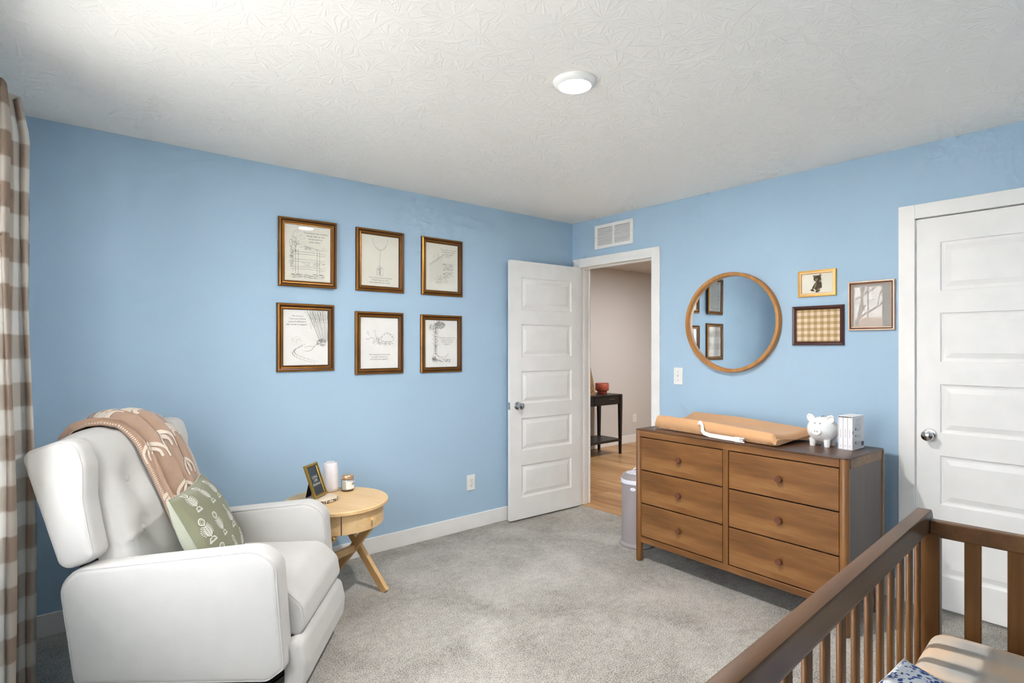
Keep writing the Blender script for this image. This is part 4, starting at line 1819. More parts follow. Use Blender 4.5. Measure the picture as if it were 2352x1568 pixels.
def motif(cx, cy, s, rot):
    mb = MB()
    c, sn = math.cos(R(rot)), math.sin(R(rot))

    def T(p):
        return (cx + s * (p[0] * c - p[1] * sn), cy + s * (p[0] * sn + p[1] * c))
    w = 0.0095

    def st(pts, ww=w, tp=True):
        ribbon(mb, [T(p) for p in pts], ww, psurf, 0, False, tp)
    # round flower head
    ribbon(mb, [T(p) for p in arc(0.0, 0.78, 0.22, 0, 345, 18)], w, psurf, 0, True)
    for a in range(0, 360, 45):
        st([(0.08 * math.cos(R(a)), 0.78 + 0.08 * math.sin(R(a))), (0.17 * math.cos(R(a)), 0.78 + 0.17 * math.sin(R(a)))], w * 0.9)
    # leafy body
    st([(0, 0.55), (0, 0.2), (0, -0.35)], w, False)
    for k in range(6):
        y = 0.40 - k * 0.12
        l = 0.26 + 0.10 * math.sin(k * 0.6)
        for sg in (-1, 1):
            st([(0, y - 0.08), (sg * l * 0.5, y + 0.02), (sg * l, y + 0.12)], w * 1.2)
            st([(sg * 0.1, y - 0.02), (sg * l * 0.6, y - 0.02)], w * 0.8)
            st([(sg * (l + 0.02), y + 0.04), (sg * (l + 0.08), y + 0.10)], w * 1.1)
    # base leaves
    for sg in (-1, 1):
        st([(0, -0.40), (sg * 0.16, -0.42), (sg * 0.30, -0.62)], w * 1.4)
        st([(0, -0.62), (sg * 0.15, -0.60), (sg * 0.32, -0.66)], w * 1.2)
    st([(-0.3, -0.68), (0.3, -0.68)], w * 1.1)
    return mb


for ix, iy, rr in ((0.17, 0.24, 0), (0.44, 0.20, 0), (0.72, 0.18, 0), (0.93, 0.22, 0), (0.10, 0.55, 5), (0.32, 0.52, 0), (0.59, 0.50, 0), (0.84, 0.50, 0),
                   (0.18, 0.86, 0), (0.45, 0.84, 0), (0.72, 0.82, 0), (0.95, 0.80, 0)):
    motif(ix, iy, 0.150, rr).build('block_print', 'block_print_white', PC, angle=180)

# ================================================================== SIDE TABLE
ST = empty('side_table', (-2.33, -0.46, 0), R(-68), 'round light wood side table with a small drawer beside the recliner', 'side table')
TZ = 0.53
mb = MB()
mb.lathe([(0.270, TZ - 0.022), (0.277, TZ - 0.018), (0.277, TZ - 0.004), (0.273, TZ), (0.0, TZ)], 72, cap0=True, cap1=False)
mb.build('table_top', 'birch', ST, angle=30)
mb = MB()
mb.lathe([(0.0, TZ - 0.125), (0.248, TZ - 0.125), (0.248, TZ - 0.022)], 72, cap0=False, cap1=False)
mb.build('apron', 'birch', ST, angle=30)
mb = MB()
a0, a1 = R(-39), R(39)
mb.lathe([(0.2485, TZ - 0.123), (0.2515, TZ - 0.123), (0.2515, TZ - 0.026), (0.2485, TZ - 0.026)], 30, None, False, False, a0, a1)
dr = mb.build('drawer', 'birch', ST, angle=30)
mb = MB()
for a in (R(-39.5), R(39.5)):
    mb.box(0.2462, 0.2495, -0.0016, 0.0016, TZ - 0.124, TZ - 0.023, 0, 1, Matrix.Rotation(a, 4, 'Z'))
mb.build('drawer_gap_shade', 'gap_shade', ST, smooth=False)  # thin dark strips stand for the shade in the drawer seams
mb = MB()
mb.lathe([(0.0065, 0.0), (0.0065, 0.010), (0.010, 0.020), (0.0105, 0.023), (0.0, 0.024)], 16, Matrix.Translation((0.250, 0, TZ - 0.072)) @ Matrix.Rotation(R(90), 4, 'Y'), cap1=False)
mb.build('knob', 'birch', dr)
zt = TZ - 0.125


def bar(name, p, q, wx, wy, mat, parent, up=(0, 1, 0)):
    p, q = Vector(p), Vector(q)
    d = (q - p)
    ln = d.length
    d.normalize()
    y = Vector(up)
    x = y.cross(d).normalized()
    y = d.cross(x).normalized()
    M = Matrix((x, y, d)).transposed().to_4x4()
    M.translation = p
    mb = MB()
    mb.box(-wx / 2, wx / 2, -wy / 2, wy / 2, 0, ln, 0.002, 1, M)
    return mb.build(name, mat, parent, smooth=False)


for s in (1, -1):
    yy = 0.165 if s > 0 else -0.200
    bar('leg', (0.205, yy, 0.0), (-0.155, yy, zt + 0.002), 0.044, 0.026, 'birch_upright', ST)
    bar('leg', (-0.205, yy - s * 0.026, 0.0), (0.155, yy - s * 0.026, zt + 0.002), 0.044, 0.026, 'birch_upright', ST)
mb = MB()
mb.box(-0.011, 0.011, -0.190, 0.155, zt * 0.5 - 0.002, zt * 0.5 + 0.038, 0.002, 1)
mb.build('stretcher', 'birch', ST, smooth=False)

# things on the side table
WS = empty('wood_slice', (-2.408, -0.425, TZ), 0, 'round bark-edged wood slice on the side table', 'wood slice')
mb = MB()
mb.lathe([(0.088, 0.0), (0.093, 0.004), (0.093, 0.012), (0.089, 0.016)], 40, cap0=True, cap1=False)
mb.build('bark', 'bark_edge', WS)
mb = MB()
mb.lathe([(0.089, 0.0162), (0.0, 0.0164)], 40, cap0=False, cap1=False)
mb.build('sawn_face', 'slice_face', WS)

# chalkboard frame leaning back on the slice
fbl, fbr = Vector((-2.458, -0.470, TZ + 0.0165)), Vector((-2.352, -0.377, TZ + 0.0165))
fw_ = (fbr - fbl).length
ux_ = (fbr - fbl).normalized()
nx_ = Vector((ux_.y, -ux_.x, 0))
lean = R(20)
FW, FH = 0.134, 0.186
CF = empty('chalkboard_frame', (0, 0, 0), 0, 'gold framed chalkboard sign on the wood slice', 'picture frame')
yv = (Vector((0, 0, 1)) * math.cos(lean) - nx_ * math.sin(lean))
zv = ux_.cross(yv)
MW = Matrix((ux_, yv, zv)).transposed().to_4x4()
mid = (fbl + fbr) / 2
MW.translation = mid + yv * (FH / 2) + zv * -0.004 + Vector((0, 0, 0.0035))
CF.matrix_world = MW
ANT = [(0.0, 0.0), (0.0, 0.010), (0.002, 0.013), (0.006, 0.014), (0.009, 0.011), (0.013, 0.0125), (0.016, 0.010), (0.018, 0.004)]
moulding(CF, FW, FH, ANT, (['antique_gold', 'bronze_dark'], [0, 0, 0, 0, 0, 1, 0]))
mb = MB()
mb.box(-FW / 2 + 0.003, FW / 2 - 0.003, -FH / 2 + 0.003, FH / 2 - 0.003, 0.0, 0.003)
mb.build('backing', 'velvet_black', CF, smooth=False)
mb = MB()
mb.box(-FW / 2 + 0.016, FW / 2 - 0.016, -FH / 2 + 0.016, FH / 2 - 0.016, 0.003, 0.0045)
cb = mb.build('chalkboard_face', 'chalkboard', CF, smooth=False)
lettering('LONG', 0.021, 'chalk_white', cb, (0.004, 0.018, 0.0048))
lettering('LIVE', 0.021, 'chalk_white', cb, (0.004, -0.001, 0.0048))
lettering('Boyhood', 0.021, 'chalk_white', cb, (0.002, -0.021, 0.0048), shear=0.35)
mb = MB()
mb.add([(-0.025, 0.03, -0.001), (0.025, 0.03, -0.001), (0.03, -FH / 2 + 0.006, -0.072), (-0.03, -FH / 2 + 0.006, -0.072), (-0.025, 0.03, -0.004), (0.025, 0.03, -0.004), (0.03, -FH / 2 + 0.004, -0.076), (-0.03, -FH / 2 + 0.004, -0.076)],
       [(0, 1, 2, 3), (7, 6, 5, 4), (0, 4, 5, 1), (1, 5, 6, 2), (2, 6, 7, 3), (3, 7, 4, 0)])
mb.build('easel_leg', 'velvet_black', CF, smooth=False)

SP = empty('smart_speaker', (-2.285, -0.262, TZ), 0, 'white fabric cylinder speaker on the side table behind the chalkboard frame', 'speaker')
mb = MB()
mb.lathe([(0.034, 0.0), (0.042, 0.004), (0.047, 0.014), (0.0485, 0.03), (0.044, 0.11), (0.040, 0.158), (0.037, 0.166), (0.033, 0.168)], 40, cap1=False)
mb.build('cloth_body', 'speaker_cloth', SP)
mb = MB()
mb.lathe([(0.033, 0.168), (0.033, 0.1665), (0.029, 0.1665), (0.0285, 0.169), (0.0, 0.169)], 40, cap0=False, cap1=False)
mb.build('top_cap', 'speaker_cap', SP)
mb = MB()
mb.tube([(0.0312 * math.cos(R(a)), 0.0312 * math.sin(R(a)), 0.1668) for a in range(0, 360, 10)], 0.0018, 6, True)
mb.build('light_ring', 'slot_dark', SP)

CJ = empty('candle_jar', (-2.205, -0.318, TZ), 0, 'white candle in a glass jar with a copper lid on the side table', 'candle')
mb = MB()
mb.lathe([(0.028, 0.0), (0.034, 0.003), (0.0365, 0.010), (0.0365, 0.062), (0.034, 0.068), (0.031, 0.071)], 32, cap1=False)
mb.build('glass_jar', 'jar_glass', CJ)
mb = MB()
mb.lathe([(0.028, 0.006), (0.0345, 0.011), (0.0345, 0.066), (0.0, 0.067)], 32, cap1=False)
mb.build('wax', 'candle_wax', CJ)
mb = MB()
mb.lathe([(0.0345, 0.070), (0.0355, 0.072), (0.0355, 0.088), (0.033, 0.091), (0.0, 0.0915)], 32, cap1=False)
mb.build('lid', 'lid_copper', CJ)
mb = MB()
mb.lathe([(0.0369, 0.014), (0.0369, 0.058)], 20, None, False, False, R(-125), R(-10))
lb = mb.build('label', 'label_white', CJ)
mb = MB()
for zz, aa, ab in ((0.0460, -74, -66), (0.0460, -61, -36), (0.0385, -70, -56), (0.0385, -52, -34)):
    mb.lathe([(0.0372, zz - 0.0022), (0.0372, zz + 0.0022)], 6, None, False, False, R(aa), R(ab))
mb.build('label_lettering', 'ink_black', lb, smooth=False)

# ================================================================== DRESSER
DR = empty('dresser', (-0.668, -1.812, 0), R(-91.8), 'six drawer brown wood dresser with round knobs and corner posts', 'dresser')
DW, DD, DHH = 1.262, 0.462, 0.842
px0 = DW / 2 - 0.021
for sx in (-1, 1):
    for yy in (0.021, DD - 0.021):
        mb = MB()
        mb.lathe([(0.017, 0.0), (0.0205, 0.004), (0.0215, 0.02), (0.0215, DHH - 0.008), (0.0205, DHH - 0.0065)], 24, Matrix.Translation((sx * px0, yy, 0)))
        mb.build('corner_post', 'dresser_wood_upright', DR)
mb = MB()
outl = round_poly([(-DW / 2, 0.0), (DW / 2, 0.0), (DW / 2, DD), (-DW / 2, DD)], 0.022, 6)
mb.soft(outl, DHH - 0.0065, DHH, 0.002, 2, 'Z')
mb.build('top_board', 'dresser_top_wood', DR, angle=35)
mb = MB()
mb.box(-px0 + 0.018, px0 - 0.018, 0.006, 0.030, DHH - 0.046, DHH - 0.0065, 0.001, 1)
mb.build('front_rail', 'dresser_wood', DR, smooth=False)
mb = MB()
mb.box(-px0 + 0.018, px0 - 0.018, 0.010, 0.032, 0.122, 0.158, 0.002, 1)
mb.build('front_rail', 'dresser_wood', DR, smooth=False)
mb = MB()
mb.box(-0.016, 0.016, 0.010, 0.030, 0.158, DHH - 0.046, 0.001, 1)
mb.build('centre_stile', 'dresser_wood_upright', DR, smooth=False)
mb = MB()
mb.box(-px0 + 0.015, px0 - 0.015, 0.034, DD - 0.01, 0.14, DHH - 0.03)
mb.build('carcass', 'velvet_black', DR, smooth=False)  # black so the gaps round the drawers read as deep shade
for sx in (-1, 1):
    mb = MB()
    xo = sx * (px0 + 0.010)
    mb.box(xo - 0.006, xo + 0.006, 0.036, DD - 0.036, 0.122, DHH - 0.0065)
    sp = mb.build('side_panel', 'dresser_side_shaded', DR, smooth=False)
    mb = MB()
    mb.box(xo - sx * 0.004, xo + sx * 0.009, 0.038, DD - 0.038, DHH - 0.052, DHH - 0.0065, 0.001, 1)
    mb.build('side_rail', 'dresser_wood', sp, smooth=False)
dz0, dz1 = 0.1605, DHH - 0.0485
dh = (dz1 - dz0) / 3
dw = px0 - 0.018 - 0.016
for sx in (-1, 1):
    for k in range(3):
        xc = sx * (0.016 + dw / 2)
        zc = dz0 + dh * (k + 0.5)
        mb = MB()
        mb.box(-dw / 2 + 0.004, dw / 2 - 0.004, 0.012, 0.030, -dh / 2 + 0.0038, dh / 2 - 0.0038, 0.0012, 1)
        d = mb.build('drawer', 'dresser_wood', DR, smooth=False, loc=(xc, 0, zc))
        mb = MB()
        mb.lathe([(0.009, 0.0), (0.009, 0.006), (0.0155, 0.009), (0.0172, 0.013), (0.0172, 0.021), (0.0155, 0.0235), (0.0, 0.0238)], 24, Matrix.Translation((0, 0.012, 0)) @ Matrix.Rotation(R(90), 4, 'X'), cap1=False)
        mb.build('knob', 'knob_wood', d)

# ------------------------------------------------------------------ changing pad on the dresser
dm = Matrix.Translation(DR.location) @ Matrix.Rotation(DR.rotation_euler.z, 4, 'Z')
CP = empty('changing_pad', dm @ Vector((-0.135, 0.265, DHH)), DR.rotation_euler.z + R(-4.5), 'tan contoured changing pad on the dresser', 'changing pad')
PL, PWD = 0.815, 0.375


def pad_top(x, y):
    """height of the pad: raised long sides, hollow middle, lower foot end to the right"""
    b = y / (PWD / 2)
    a = x / (PL / 2)
    ridge = abs(b) ** 2.2
    hi = 0.098 - 0.022 * max(0.0, (a + 0.1))
    lo = 0.052
    return lo + (hi - lo) * ridge


def pad_pt(u, v):
    # v 0..1 runs around the cross-section: bottom edge front -> over the top -> bottom edge rear
    a = 2 * u - 1
    ea = max(0.0, (abs(a) - 0.93) / 0.07)
    shrink = 1 - math.sqrt(max(0.0, 1 - min(1, ea) ** 2))
    x = a * PL / 2
    r = 0.028
    if v < 0.12:
        k = v / 0.12
        y, f = -PWD / 2, k
    elif v > 0.88:
        k = (1 - v) / 0.12
        y, f = PWD / 2, k
    else:
        k = (v - 0.12) / 0.76
        y, f = -PWD / 2 + PWD * k, 1.0
    b = y / (PWD / 2)
    edge = max(0.0, (abs(b) - 0.84) / 0.16)
    top = pad_top(x, y) - r * (1 - math.sqrt(max(0.0, 1 - edge ** 2)))
    top -= 0.03 * shrink
    z = 0.004 + (top - 0.004) * f
    bul = 0.006 * math.sin(math.pi * f) if f < 1 else 0
    y += math.copysign(bul, b)
    if f < 1:
        y -= math.copysign(0.010 * (1 - f) ** 2, b)
        y += 0.0012 * math.sin(x * 190) * (1 - f)
    if abs(a) >= 0.999:
        z = max(0.004, z)
    return Vector((x * (1 - 0.0 * shrink), y * (1 - 0.03 * shrink), z))


mb = MB()
mb.grid(pad_pt, 120, 60)
for u in (0.0, 1.0):
    pts = [pad_pt(u, j / 60) for j in range(61)]
    ex = 0.0
    sgn = -1 if u == 0 else 1
    rings = []
    for k, (o_, sc_) in enumerate(((0.010, 0.95), (0.012, 0.6), (0.012, 0.2))):
        pass
    c = Vector((pts[0].x + sgn * 0.010, 0, 0.035))
    prev = pts
    for o_, sc_ in ((0.007, 0.97), (0.010, 0.85), (0.010, 0.5), (0.010, 0.15)):
        nxt = [Vector((pts[0].x + sgn * o_, p.y * (0.5 + 0.5 * sc_) if False else p.y * sc_ if sc_ < 0.9 else p.y * 0.985, 0.004 + (p.z - 0.004) * (sc_ if sc_ > 0.9 else sc_) + (0.02 * (1 - sc_)))) for p in pts]
        mb.add([tuple(p) for p in prev] + [tuple(p) for p in nxt], [(i, i + 1, 61 + i + 1, 61 + i) for i in range(60)])
        prev = nxt
    mb.add([tuple(p) for p in prev], [tuple(range(61))])
bmesh.ops.remove_doubles(mb.bm, verts=mb.bm.verts, dist=1e-5)
mb.build('fitted_cover', 'pad_cover', CP, angle=60)


def strap(path, w, th, mat, name, parent):
    """Flat strap: path of (point, width direction)."""
    mb = MB()
    verts, faces = [], []
    for i, (p, wd) in enumerate(path):
        p = Vector(p)
        wd = Vector(wd).normalized()
        a = Vector(path[max(i - 1, 0)][0])
        b = Vector(path[min(i + 1, len(path) - 1)][0])
        d = (b - a).normalized()
        n = d.cross(wd).normalized()
        for sw_, sn in ((-1, -1), (1, -1), (1, 1), (-1, 1)):
            verts.append(p + wd * (w / 2 * sw_) + n * (th / 2 * sn))
    for i in range(len(path) - 1):
        for k in range(4):
            j = (k + 1) % 4
            faces.append((4 * i + k, 4 * i + j, 4 * i + 4 + j, 4 * i + 4 + k))
    faces.append((3, 2, 1, 0))
    q = 4 * (len(path) - 1)
    faces.append((q, q + 1, q + 2, q + 3))
    mb.add(verts, faces)
    return mb.build(name, mat, parent, smooth=False)


yf = -PWD / 2
st_ = strap([((-0.060, yf - 0.018, 0.076), (0.3, 0.2, 1)), ((-0.045, yf - 0.012, 0.078), (0.3, 0.1, 1)), ((-0.034, yf - 0.014, 0.066), (0.6, 0, 1)), ((-0.030, yf - 0.016, 0.052), (0.9, 0, 0.6)),
             ((-0.026, yf - 0.020, 0.034), (0.9, 0.1, 0.5)), ((-0.010, yf - 0.026, 0.022), (0.4, 0.2, 1)), ((0.03, yf - 0.030, 0.016), (0, 0.15, 1)), ((0.10, yf - 0.032, 0.015), (0, 0.15, 1)),
             ((0.205, yf - 0.034, 0.015), (0, 0.15, 1))], 0.024, 0.0022, 'strap_white', 'strap', CP)
mb = MB()
mb.box(0.198, 0.222, yf - 0.040, yf - 0.028, 0.001, 0.030, 0.002, 1)
mb.box(0.228, 0.258, yf - 0.039, yf - 0.029, 0.022, 0.029, 0.002, 1)
mb.box(0.228, 0.258, yf - 0.039, yf - 0.029, 0.002, 0.009, 0.002, 1)
mb.box(0.222, 0.250, yf - 0.038, yf - 0.030, 0.012, 0.019, 0.001, 1)
mb.box(0.220, 0.229, yf - 0.039, yf - 0.029, 0.002, 0.029, 0.001, 1)
mb.build('buckle', 'buckle_white', st_, smooth=False)

# ------------------------------------------------------------------ piggy bank
pgp = Vector((-0.385, -2.215, DHH))
to_cam = math.atan2(-3.465 - pgp.y, -3.586 - pgp.x)
PG = empty('piggy_bank', pgp, to_cam - R(22), 'white ceramic piggy bank on the dresser', 'piggy bank')
mb = MB()
mb.sphere((0, 0, 0.086), 0.075, 1.06, 1.0, 0.92, 40, 28)
pb = mb.build('body', 'pig_ceramic', PG, angle=180)
mb = MB()
mb.lathe([(0.024, -0.02), (0.0245, 0.004), (0.0225, 0.0085), (0.018, 0.0095), (0.0, 0.009)], 28, Matrix.Translation((0.074, 0, 0.082)) @ Matrix.Rotation(R(90 - 3), 4, 'Y') @ Matrix.Diagonal((0.86, 1.05, 1, 1)), False, False)
sn = mb.build('snout', 'pig_ceramic', PG, angle=180)
for s in (-1, 1):
    mb = MB()
    mb.sphere((0.0835, s * 0.0055, 0.083), 0.004, 0.5, 0.42, 1.1, 12, 8)
    mb.build('nostril', 'slot_dark', sn)
    mb = MB()
    mb.sphere((0.0655, s * 0.0125, 0.1235), 0.0030, 1, 1, 1, 12, 8)
    mb.build('eye', 'ink_black', PG)
    pts = round_poly([(-0.021, -0.016), (0.021, -0.016), (0.021, 0.012), (0.006, 0.030), (-0.012, 0.026), (-0.021, 0.010)], 0.013, 5)
    m3 = Matrix.Translation((0.030, s * 0.046, 0.142)) @ Euler((R(-s * 38), R(6), R(s * 14))).to_matrix().to_4x4()
    bmv = MB()
    bmv.soft(pts, -0.006, 0.006, 0.0055, 4, 'X', -0.004)
    bmesh.ops.transform(bmv.bm, matrix=m3, verts=bmv.bm.verts)
    bmv.build('ear', 'pig_ceramic', PG, angle=180)
    for fx in (-1, 1):
        mb = MB()
        mb.lathe([(0.013, 0.0), (0.0145, 0.003), (0.015, 0.02), (0.018, 0.04)], 18, Matrix.Translation((fx * 0.036, s * 0.036, 0)))
        mb.build('foot', 'pig_ceramic', PG, angle=60)
mb = MB()
mb.box(-0.018, 0.018, -0.002, 0.002, 0.1545, 0.1565, 0, 1)
mb.build('coin_slot', 'slot_dark', PG, smooth=False)
mb = MB()
mb.tube([(-0.078 - 0.006 * math.cos(a), 0.006 * math.sin(a), 0.09 + 0.004 * a) for a in [0.5 * k for k in range(14)]], 0.003, 6)
mb.build('tail', 'pig_ceramic', PG)

# ------------------------------------------------------------------ boxed book set
BX = empty('book_slipcase', (-0.424, -2.338, DHH), R(-91.5), 'white cardboard slipcase holding three books on the dresser', 'slipcase')
# local: x to the right along the spines, y into the case, z up; open side at y = 0
bw, bd, bh = 0.068, 0.150, 0.170
mb = MB()
t_ = 0.002
mb.box(-bw / 2, -bw / 2 + t_, 0, bd, 0, bh)
mb.box(bw / 2 - t_, bw / 2, 0, bd, 0, bh)
mb.box(-bw / 2 + t_, bw / 2 - t_, 0, bd, 0, t_)
mb.box(-bw / 2 + t_, bw / 2 - t_, 0, bd, bh - t_, bh)
mb.box(-bw / 2 + t_, bw / 2 - t_, bd - t_, bd, t_, bh - t_)
cs = mb.build('case', 'card_white', BX, smooth=False)
for s in (-1, 1):
    mb = MB()
    M = Matrix.Translation((s * (bw / 2 + 0.0002), 0.0, bh * 0.52)) @ Matrix.Rotation(R(90), 4, 'Y')
    vs = [M @ Vector((0.010 * math.cos(R(a)), 0.009 * math.sin(R(a)) if math.sin(R(a)) > 0 else 0.0, 0)) for a in range(0, 181, 15)]
    mb.add([tuple(v) for v in vs], [tuple(range(len(vs)))])
    mb.build('thumb_notch', 'ink_black', BX, smooth=False)
mb = MB()
for k in range(9):
    zz = bh - 0.018 - k * 0.0062 - (0.004 if k > 2 else 0)
    mb.box(bw / 2 + 0.0001, bw / 2 + 0.0003, 0.026 if k > 2 else 0.036, 0.118 - (k % 3) * 0.01, zz, zz + 0.0016)
for zz in (0.105, 0.070, 0.035):
    for q in range(4):
        mb.box(bw / 2 + 0.0001, bw / 2 + 0.0003, 0.055, 0.105 - (q % 2) * 0.008, zz - q * 0.0045, zz - q * 0.0045 + 0.0012)
mb.build('case_lettering', 'card_print', BX, smooth=False)
for zz, hh in ((0.104, 0.016), (0.070, 0.010), (0.034, 0.014)):
    mb = MB()
    vs = [(bw / 2 + 0.0004, 0.040 + 0.006 * math.cos(R(a)), zz + hh / 2 * math.sin(R(a))) for a in range(0, 360, 30)]
    mb.add(vs, [tuple(range(len(vs)))])
    mb.build('case_picture', 'ink_black', BX, smooth=False)
mb = MB()
for k in range(10):
    y_ = 0.112 + k * 0.0030
    mb.box(bw / 2 + 0.0001, bw / 2 + 0.0003, y_, y_ + 0.0012 + 0.0008 * (k % 3 == 0), 0.012, 0.034)
mb.build('barcode', 'barcode_ink', BX, smooth=False)
sw_ = (bw - 2 * t_ - 0.0015) / 3
for k, lab in enumerate(('white book in the slipcase, spine nearest the piggy bank', 'white book in the middle of the slipcase', 'white book in the slipcase, spine furthest from the piggy bank')):
    bo = empty('slim_book', BX.location, BX.rotation_euler.z, lab, 'book', 'white books in the slipcase')
    x0 = -bw / 2 + t_ + 0.0004 + k * (sw_ + 0.0003)
    mb = MB()
    mb.box(x0 + 0.0006, x0 + sw_ - 0.0006, 0.006, bd - 0.006, 0.0045, bh - 0.0085)
    mb.build('page_block', 'paper_white', bo, smooth=False)
    mb = MB()
    mb.box(x0 + 0.0003, x0 + sw_ - 0.0003, 0.0015, 0.0058, 0.0025, bh - 0.0065, 0.0015, 2)
    co = mb.build('spine', 'card_white', bo, smooth=False)
    mb = MB()
    xm = x0 + sw_ / 2
    mb.box(xm - 0.0012, xm + 0.0012, 0.0011, 0.0016, 0.060, 0.105)
    mb.lathe([(0.0028, 0.0), (0.0028, 0.0005)], 12, Matrix.Translation((xm, 0.0014, 0.018)) @ Matrix.Rotation(R(90), 4, 'X'))
    mb.build('spine_lettering', 'card_print', co, smooth=False)

# ------------------------------------------------------------------ diaper pail
DP = empty('diaper_pail', (-0.392, -1.006, 0), R(205), 'tall grey diaper pail with white ring handle between doorway and dresser', 'diaper pail')
mb = MB()
mb.lathe([(0.122, 0.0), (0.126, 0.004), (0.126, 0.014), (0.118, 0.022), (0.110, 0.026)], 48)
mb.build('base', 'pail_grey', DP)
mb = MB()
mb.lathe([(0.108, 0.024), (0.108, 0.425)], 48, cap0=False, cap1=False)
bd_ = mb.build('body', 'pail_grey', DP)
mb = MB()
mb.lathe([(0.108, 0.425), (0.113, 0.428), (0.114, 0.452), (0.112, 0.456)], 48, cap0=False, cap1=True)
mb.build('band', 'pail_white', DP)
mb = MB()
mb.lathe([(0.110, 0.456), (0.109, 0.468), (0.098, 0.484), (0.080, 0.492), (0.076, 0.490)], 48, cap0=False, cap1=False)
lidp = mb.build('lid', 'pail_grey', DP)
mb = MB()
mb.lathe([(0.078, 0.489), (0.078, 0.493), (0.066, 0.494), (0.064, 0.488), (0.0, 0.486)], 48, cap0=False, cap1=False)
mb.build('slide_disc', 'pail_white', lidp)
mb = MB()
mb.tube([(0.048 + 0.0, 0.017 * math.cos(R(a)), 0.512 + 0.019 * math.sin(R(a))) for a in range(0, 360, 15)], 0.0058, 8, True)
mb.box(0.041, 0.055, -0.012, 0.012, 0.488, 0.496, 0.002, 1)
hd = mb.build('handle', 'pail_white', DP)
mb = MB()
M = Matrix.Rotation(R(-4), 4, 'Z') @ Matrix.Translation((0.1075, 0, 0.398)) @ Matrix.Rotation(R(90), 4, 'Y') @ Matrix.Diagonal((0.75, 1.25, 1, 1))
mb.lathe([(0.0155, 0.0), (0.0155, 0.0018), (0.014, 0.0024), (0.0, 0.0025)], 28, M, False, False)
bg = mb.build('badge', 'pail_white', bd_)
mb = MB()
mb.box(0.1096, 0.1100, -0.028, -0.0255, 0.396, 0.402, 0, 1)
mb.box(0.1096, 0.1102, -0.011, 0.011, 0.3965, 0.3985, 0, 1)
bmesh.ops.delete(mb.bm, geom=[v for v in mb.bm.verts if v.co.y < -0.02], context='VERTS')
mb.build('badge_lettering', 'card_print', bg, smooth=False)

# ================================================================== CRIB
CB = empty('crib', (-1.563, -2.945, 0), R(183.37), 'dark brown wooden crib with vertical slats in the foreground', 'crib')
CL, CWD = 1.36, 0.72
rt = 0.034
for ys in (0.0, CWD - rt):
    mb = MB()
    o_ = round_poly([(-0.012, 0.828), (CL, 0.828), (CL, 0.890), (-0.012, 0.890)], [0.004, 0.004, 0.02, 0.03], 6)
    mb.soft(o_, ys, ys + rt, 0.003, 2, 'Y')
    mb.build('side_rail', 'crib_wood', CB, angle=35)
    mb = MB()
    mb.box(0.03, CL - 0.03, ys + 0.004, ys + rt - 0.004, 0.16, 0.215, 0.003, 1)
    mb.build('side_rail', 'crib_wood', CB, smooth=False)
pr = None
SLX = [0.100 + 0.0945 * k for k in range(13)]
for ys in (rt / 2, CWD - rt / 2):
    for x_ in SLX:
        if pr is None:
            mb = MB()
            o_ = round_poly([(-0.0155, -0.0065), (0.0155, -0.0065), (0.0155, 0.0065), (-0.0155, 0.0065)], 0.006, 4)
            mb.soft(o_, 0.21, 0.832, 0.0005, 1, 'Z')
            pr = mb.build('slat', 'crib_wood_upright', CB, angle=60, loc=(x_, ys, 0))
        else:
            dup(pr, CB, (x_, ys, 0))
for xe in (0.016, CL - 0.052):
    mb = MB()
    mb.box(xe, xe + 0.030, rt + 0.001, CWD - rt - 0.001, 0.820, 0.866, 0.003, 1)
    mb.build('end_rail', 'crib_wood_upright' if False else 'crib_wood', CB, smooth=False)
    mb = MB()
    mb.box(xe, xe + 0.030, rt + 0.001, CWD - rt - 0.001, 0.16, 0.215, 0.003, 1)
    mb.build('end_rail', 'crib_wood', CB, smooth=False)
    for ya in (0.002, CWD - 0.060):
        mb = MB()
        mb.box(xe, xe + 0.036, ya + (0.032 if ya < 0.1 else 0.0) * 0, ya + 0.058, 0.0, 0.8275, 0.003, 1)
        mb.build('post', 'crib_wood_upright', CB, smooth=False)
    es = None
    for k in range(6):
        yc = 0.132 + 0.0915 * k
        if es is None:
            mb = MB()
            mb.box(0.008, 0.022, -0.0185, 0.0185, 0.21, 0.825, 0.002, 1)
            es = mb.build('end_slat', 'crib_wood_upright', CB, smooth=False, loc=(xe, yc, 0))
        else:
            dup(es, CB, (xe, yc, 0))
mb = MB()
for k in range(9):
    mb.box(0.05 + k * 0.145, 0.05 + k * 0.145 + 0.07, rt + 0.004, CWD - rt - 0.004, 0.425, 0.440)
o = mb.build('mattress_support', 'crib_wood', CB, smooth=False)
o['kind'] = 'stuff'

MT = empty('crib_mattress', CB.location, CB.rotation_euler.z, 'crib mattress in a soft tan and grey checked sheet', 'mattress')
mo = round_poly([(0.062, rt + 0.012), (CL - 0.068, rt + 0.012), (CL - 0.068, CWD - rt - 0.012), (0.062, CWD - rt - 0.012)], 0.055, 8)
mb = MB()
mb.soft(resample(mo, 0.05), 0.4405, 0.572, 0.04, 6, 'Z', 0.006)
mb.build('fitted_sheet', 'sheet_gingham', MT, angle=180)

# small blue floral cushion on the mattress
LVX = Matrix.Translation(CB.location) @ Matrix.Rotation(CB.rotation_euler.z, 4, 'Z')
FP = empty('floral_cushion', (0, 0, 0), 0, 'white cushion with small blue flowers on the crib mattress', 'cushion')
FP.matrix_world = Matrix.Translation((-2.159, -3.075, 0.690)) @ Matrix.Rotation(R(168), 4, 'Z') @ Matrix.Rotation(R(18), 4, Vector((-1, 1, 0)).normalized()) @ Matrix.Translation((0.128, 0.128, 0))


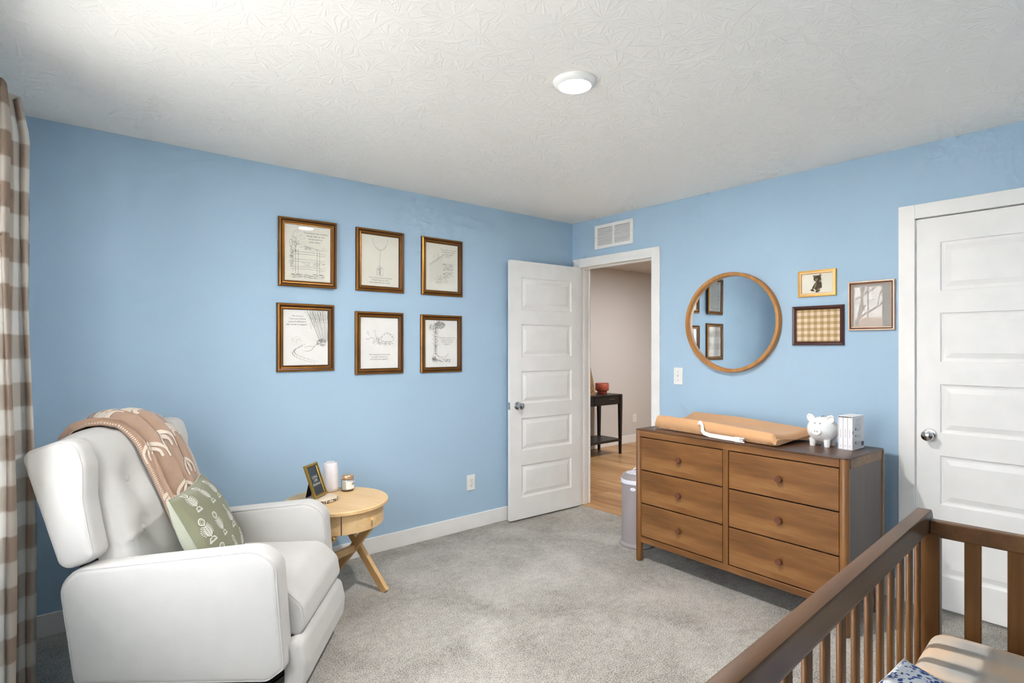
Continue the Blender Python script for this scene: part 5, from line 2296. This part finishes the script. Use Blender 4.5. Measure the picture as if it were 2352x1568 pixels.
def cush(u, v, side):
    a, b = 2 * u - 1, 2 * v - 1
    prof = (max(0, 1 - a * a) * max(0, 1 - b * b)) ** 0.45
    return Vector((0.135 * a * (1 - 0.05 * (1 - b * b) * abs(a) ** 3), 0.135 * b * (1 - 0.05 * (1 - a * a) * abs(b) ** 3), side * 0.052 * prof))


mb = MB()
mb.grid(lambda u, v: cush(u, v, 1), 30, 30)
mb.grid(lambda u, v: cush(u, v, -1), 30, 30)
bmesh.ops.remove_doubles(mb.bm, verts=mb.bm.verts, dist=1e-5)
mb.build('cover', 'blue_floral', FP, angle=180)
mb = MB()
ed = [cush(i / 30, 0, 1) for i in range(30)] + [cush(1, i / 30, 1) for i in range(30)] + [cush(1 - i / 30, 1, 1) for i in range(30)] + [cush(0, 1 - i / 30, 1) for i in range(30)]
mb.tube(ed, 0.002, 6, True)
mb.build('seam', 'block_print_white', FP, angle=180)

# ================================================================== HALL CONSOLE TABLE
CT = empty('console_table', (2.135, 1.175, 0), 0, 'narrow black console table with a lower shelf seen through the doorway', 'console table')
# local: x negative to the left, y towards the hall wall
CTL, CTD, CTH = 1.05, 0.40, 0.762
mb = MB()
mb.box(-CTL, 0, 0, CTD, CTH - 0.018, CTH, 0.003, 1)
mb.build('table_top', 'console_black', CT, smooth=False)
mb = MB()
mb.box(-CTL + 0.03, -0.03, 0.012, CTD - 0.012, CTH - 0.125, CTH - 0.018)
mb.build('apron', 'console_black', CT, smooth=False)
for k in range(2):
    mb = MB()
    xa = -CTL + 0.06 + k * 0.47
    mb.box(xa, xa + 0.45, 0.006, 0.014, CTH - 0.118, CTH - 0.024, 0.001, 1)
    d = mb.build('drawer', 'console_black', CT, smooth=False)
    mb = MB()
    xm = xa + 0.30
    mb.tube([(xm - 0.055, 0.006, CTH - 0.055), (xm - 0.055, -0.012, CTH - 0.055), (xm + 0.055, -0.012, CTH - 0.055), (xm + 0.055, 0.006, CTH - 0.055)], 0.004, 8)
    mb.build('handle', 'chrome', d)
for xx in (-CTL + 0.022, -0.022):
    for yy in (0.022, CTD - 0.022):
        mb = MB()
        verts = []
        for z, h_ in ((0.0, 0.013), (CTH - 0.125, 0.021), (CTH - 0.018, 0.021)):
            verts += [(xx - h_, yy - h_, z), (xx + h_, yy - h_, z), (xx + h_, yy + h_, z), (xx - h_, yy + h_, z)]
        fs = [(3, 2, 1, 0), (8, 9, 10, 11)]
        for k in range(2):
            for i in range(4):
                j = (i + 1) % 4
                fs.append((4 * k + i, 4 * k + j, 4 * k + 4 + j, 4 * k + 4 + i))
        mb.add(verts, fs)
        mb.build('leg', 'console_black', CT, smooth=False)
mb = MB()
mb.box(-CTL + 0.01, -0.01, 0.012, CTD - 0.012, 0.165, 0.195, 0.002, 1)
mb.build('shelf', 'console_black', CT, smooth=False)

TP = empty('terracotta_planter', (2.135 - 0.165, 1.375, CTH), 0, 'small terracotta planter on the black console table', 'planter')
mb = MB()
mb.lathe([(0.058, 0.0), (0.062, 0.004), (0.062, 0.034), (0.083, 0.044), (0.087, 0.050), (0.087, 0.132), (0.083, 0.136), (0.079, 0.132), (0.079, 0.09), (0.0, 0.088)], 40, cap1=False)
mb.build('pot', 'terracotta', TP, angle=50)
WV = empty('woven_cone', (1.690, 1.36, CTH), 0, 'tall woven brown cone ornament on the console table by the door jamb', 'ornament')
mb = MB()
prof = []
for k in range(30):
    z = 0.42 * k / 29
    r = 0.085 * (1 - k / 29) ** 0.8 + 0.008
    prof.append((r + (0.003 if k % 2 else 0), z))
mb.lathe(prof, 28)
mb.build('woven_body', 'rattan', WV)
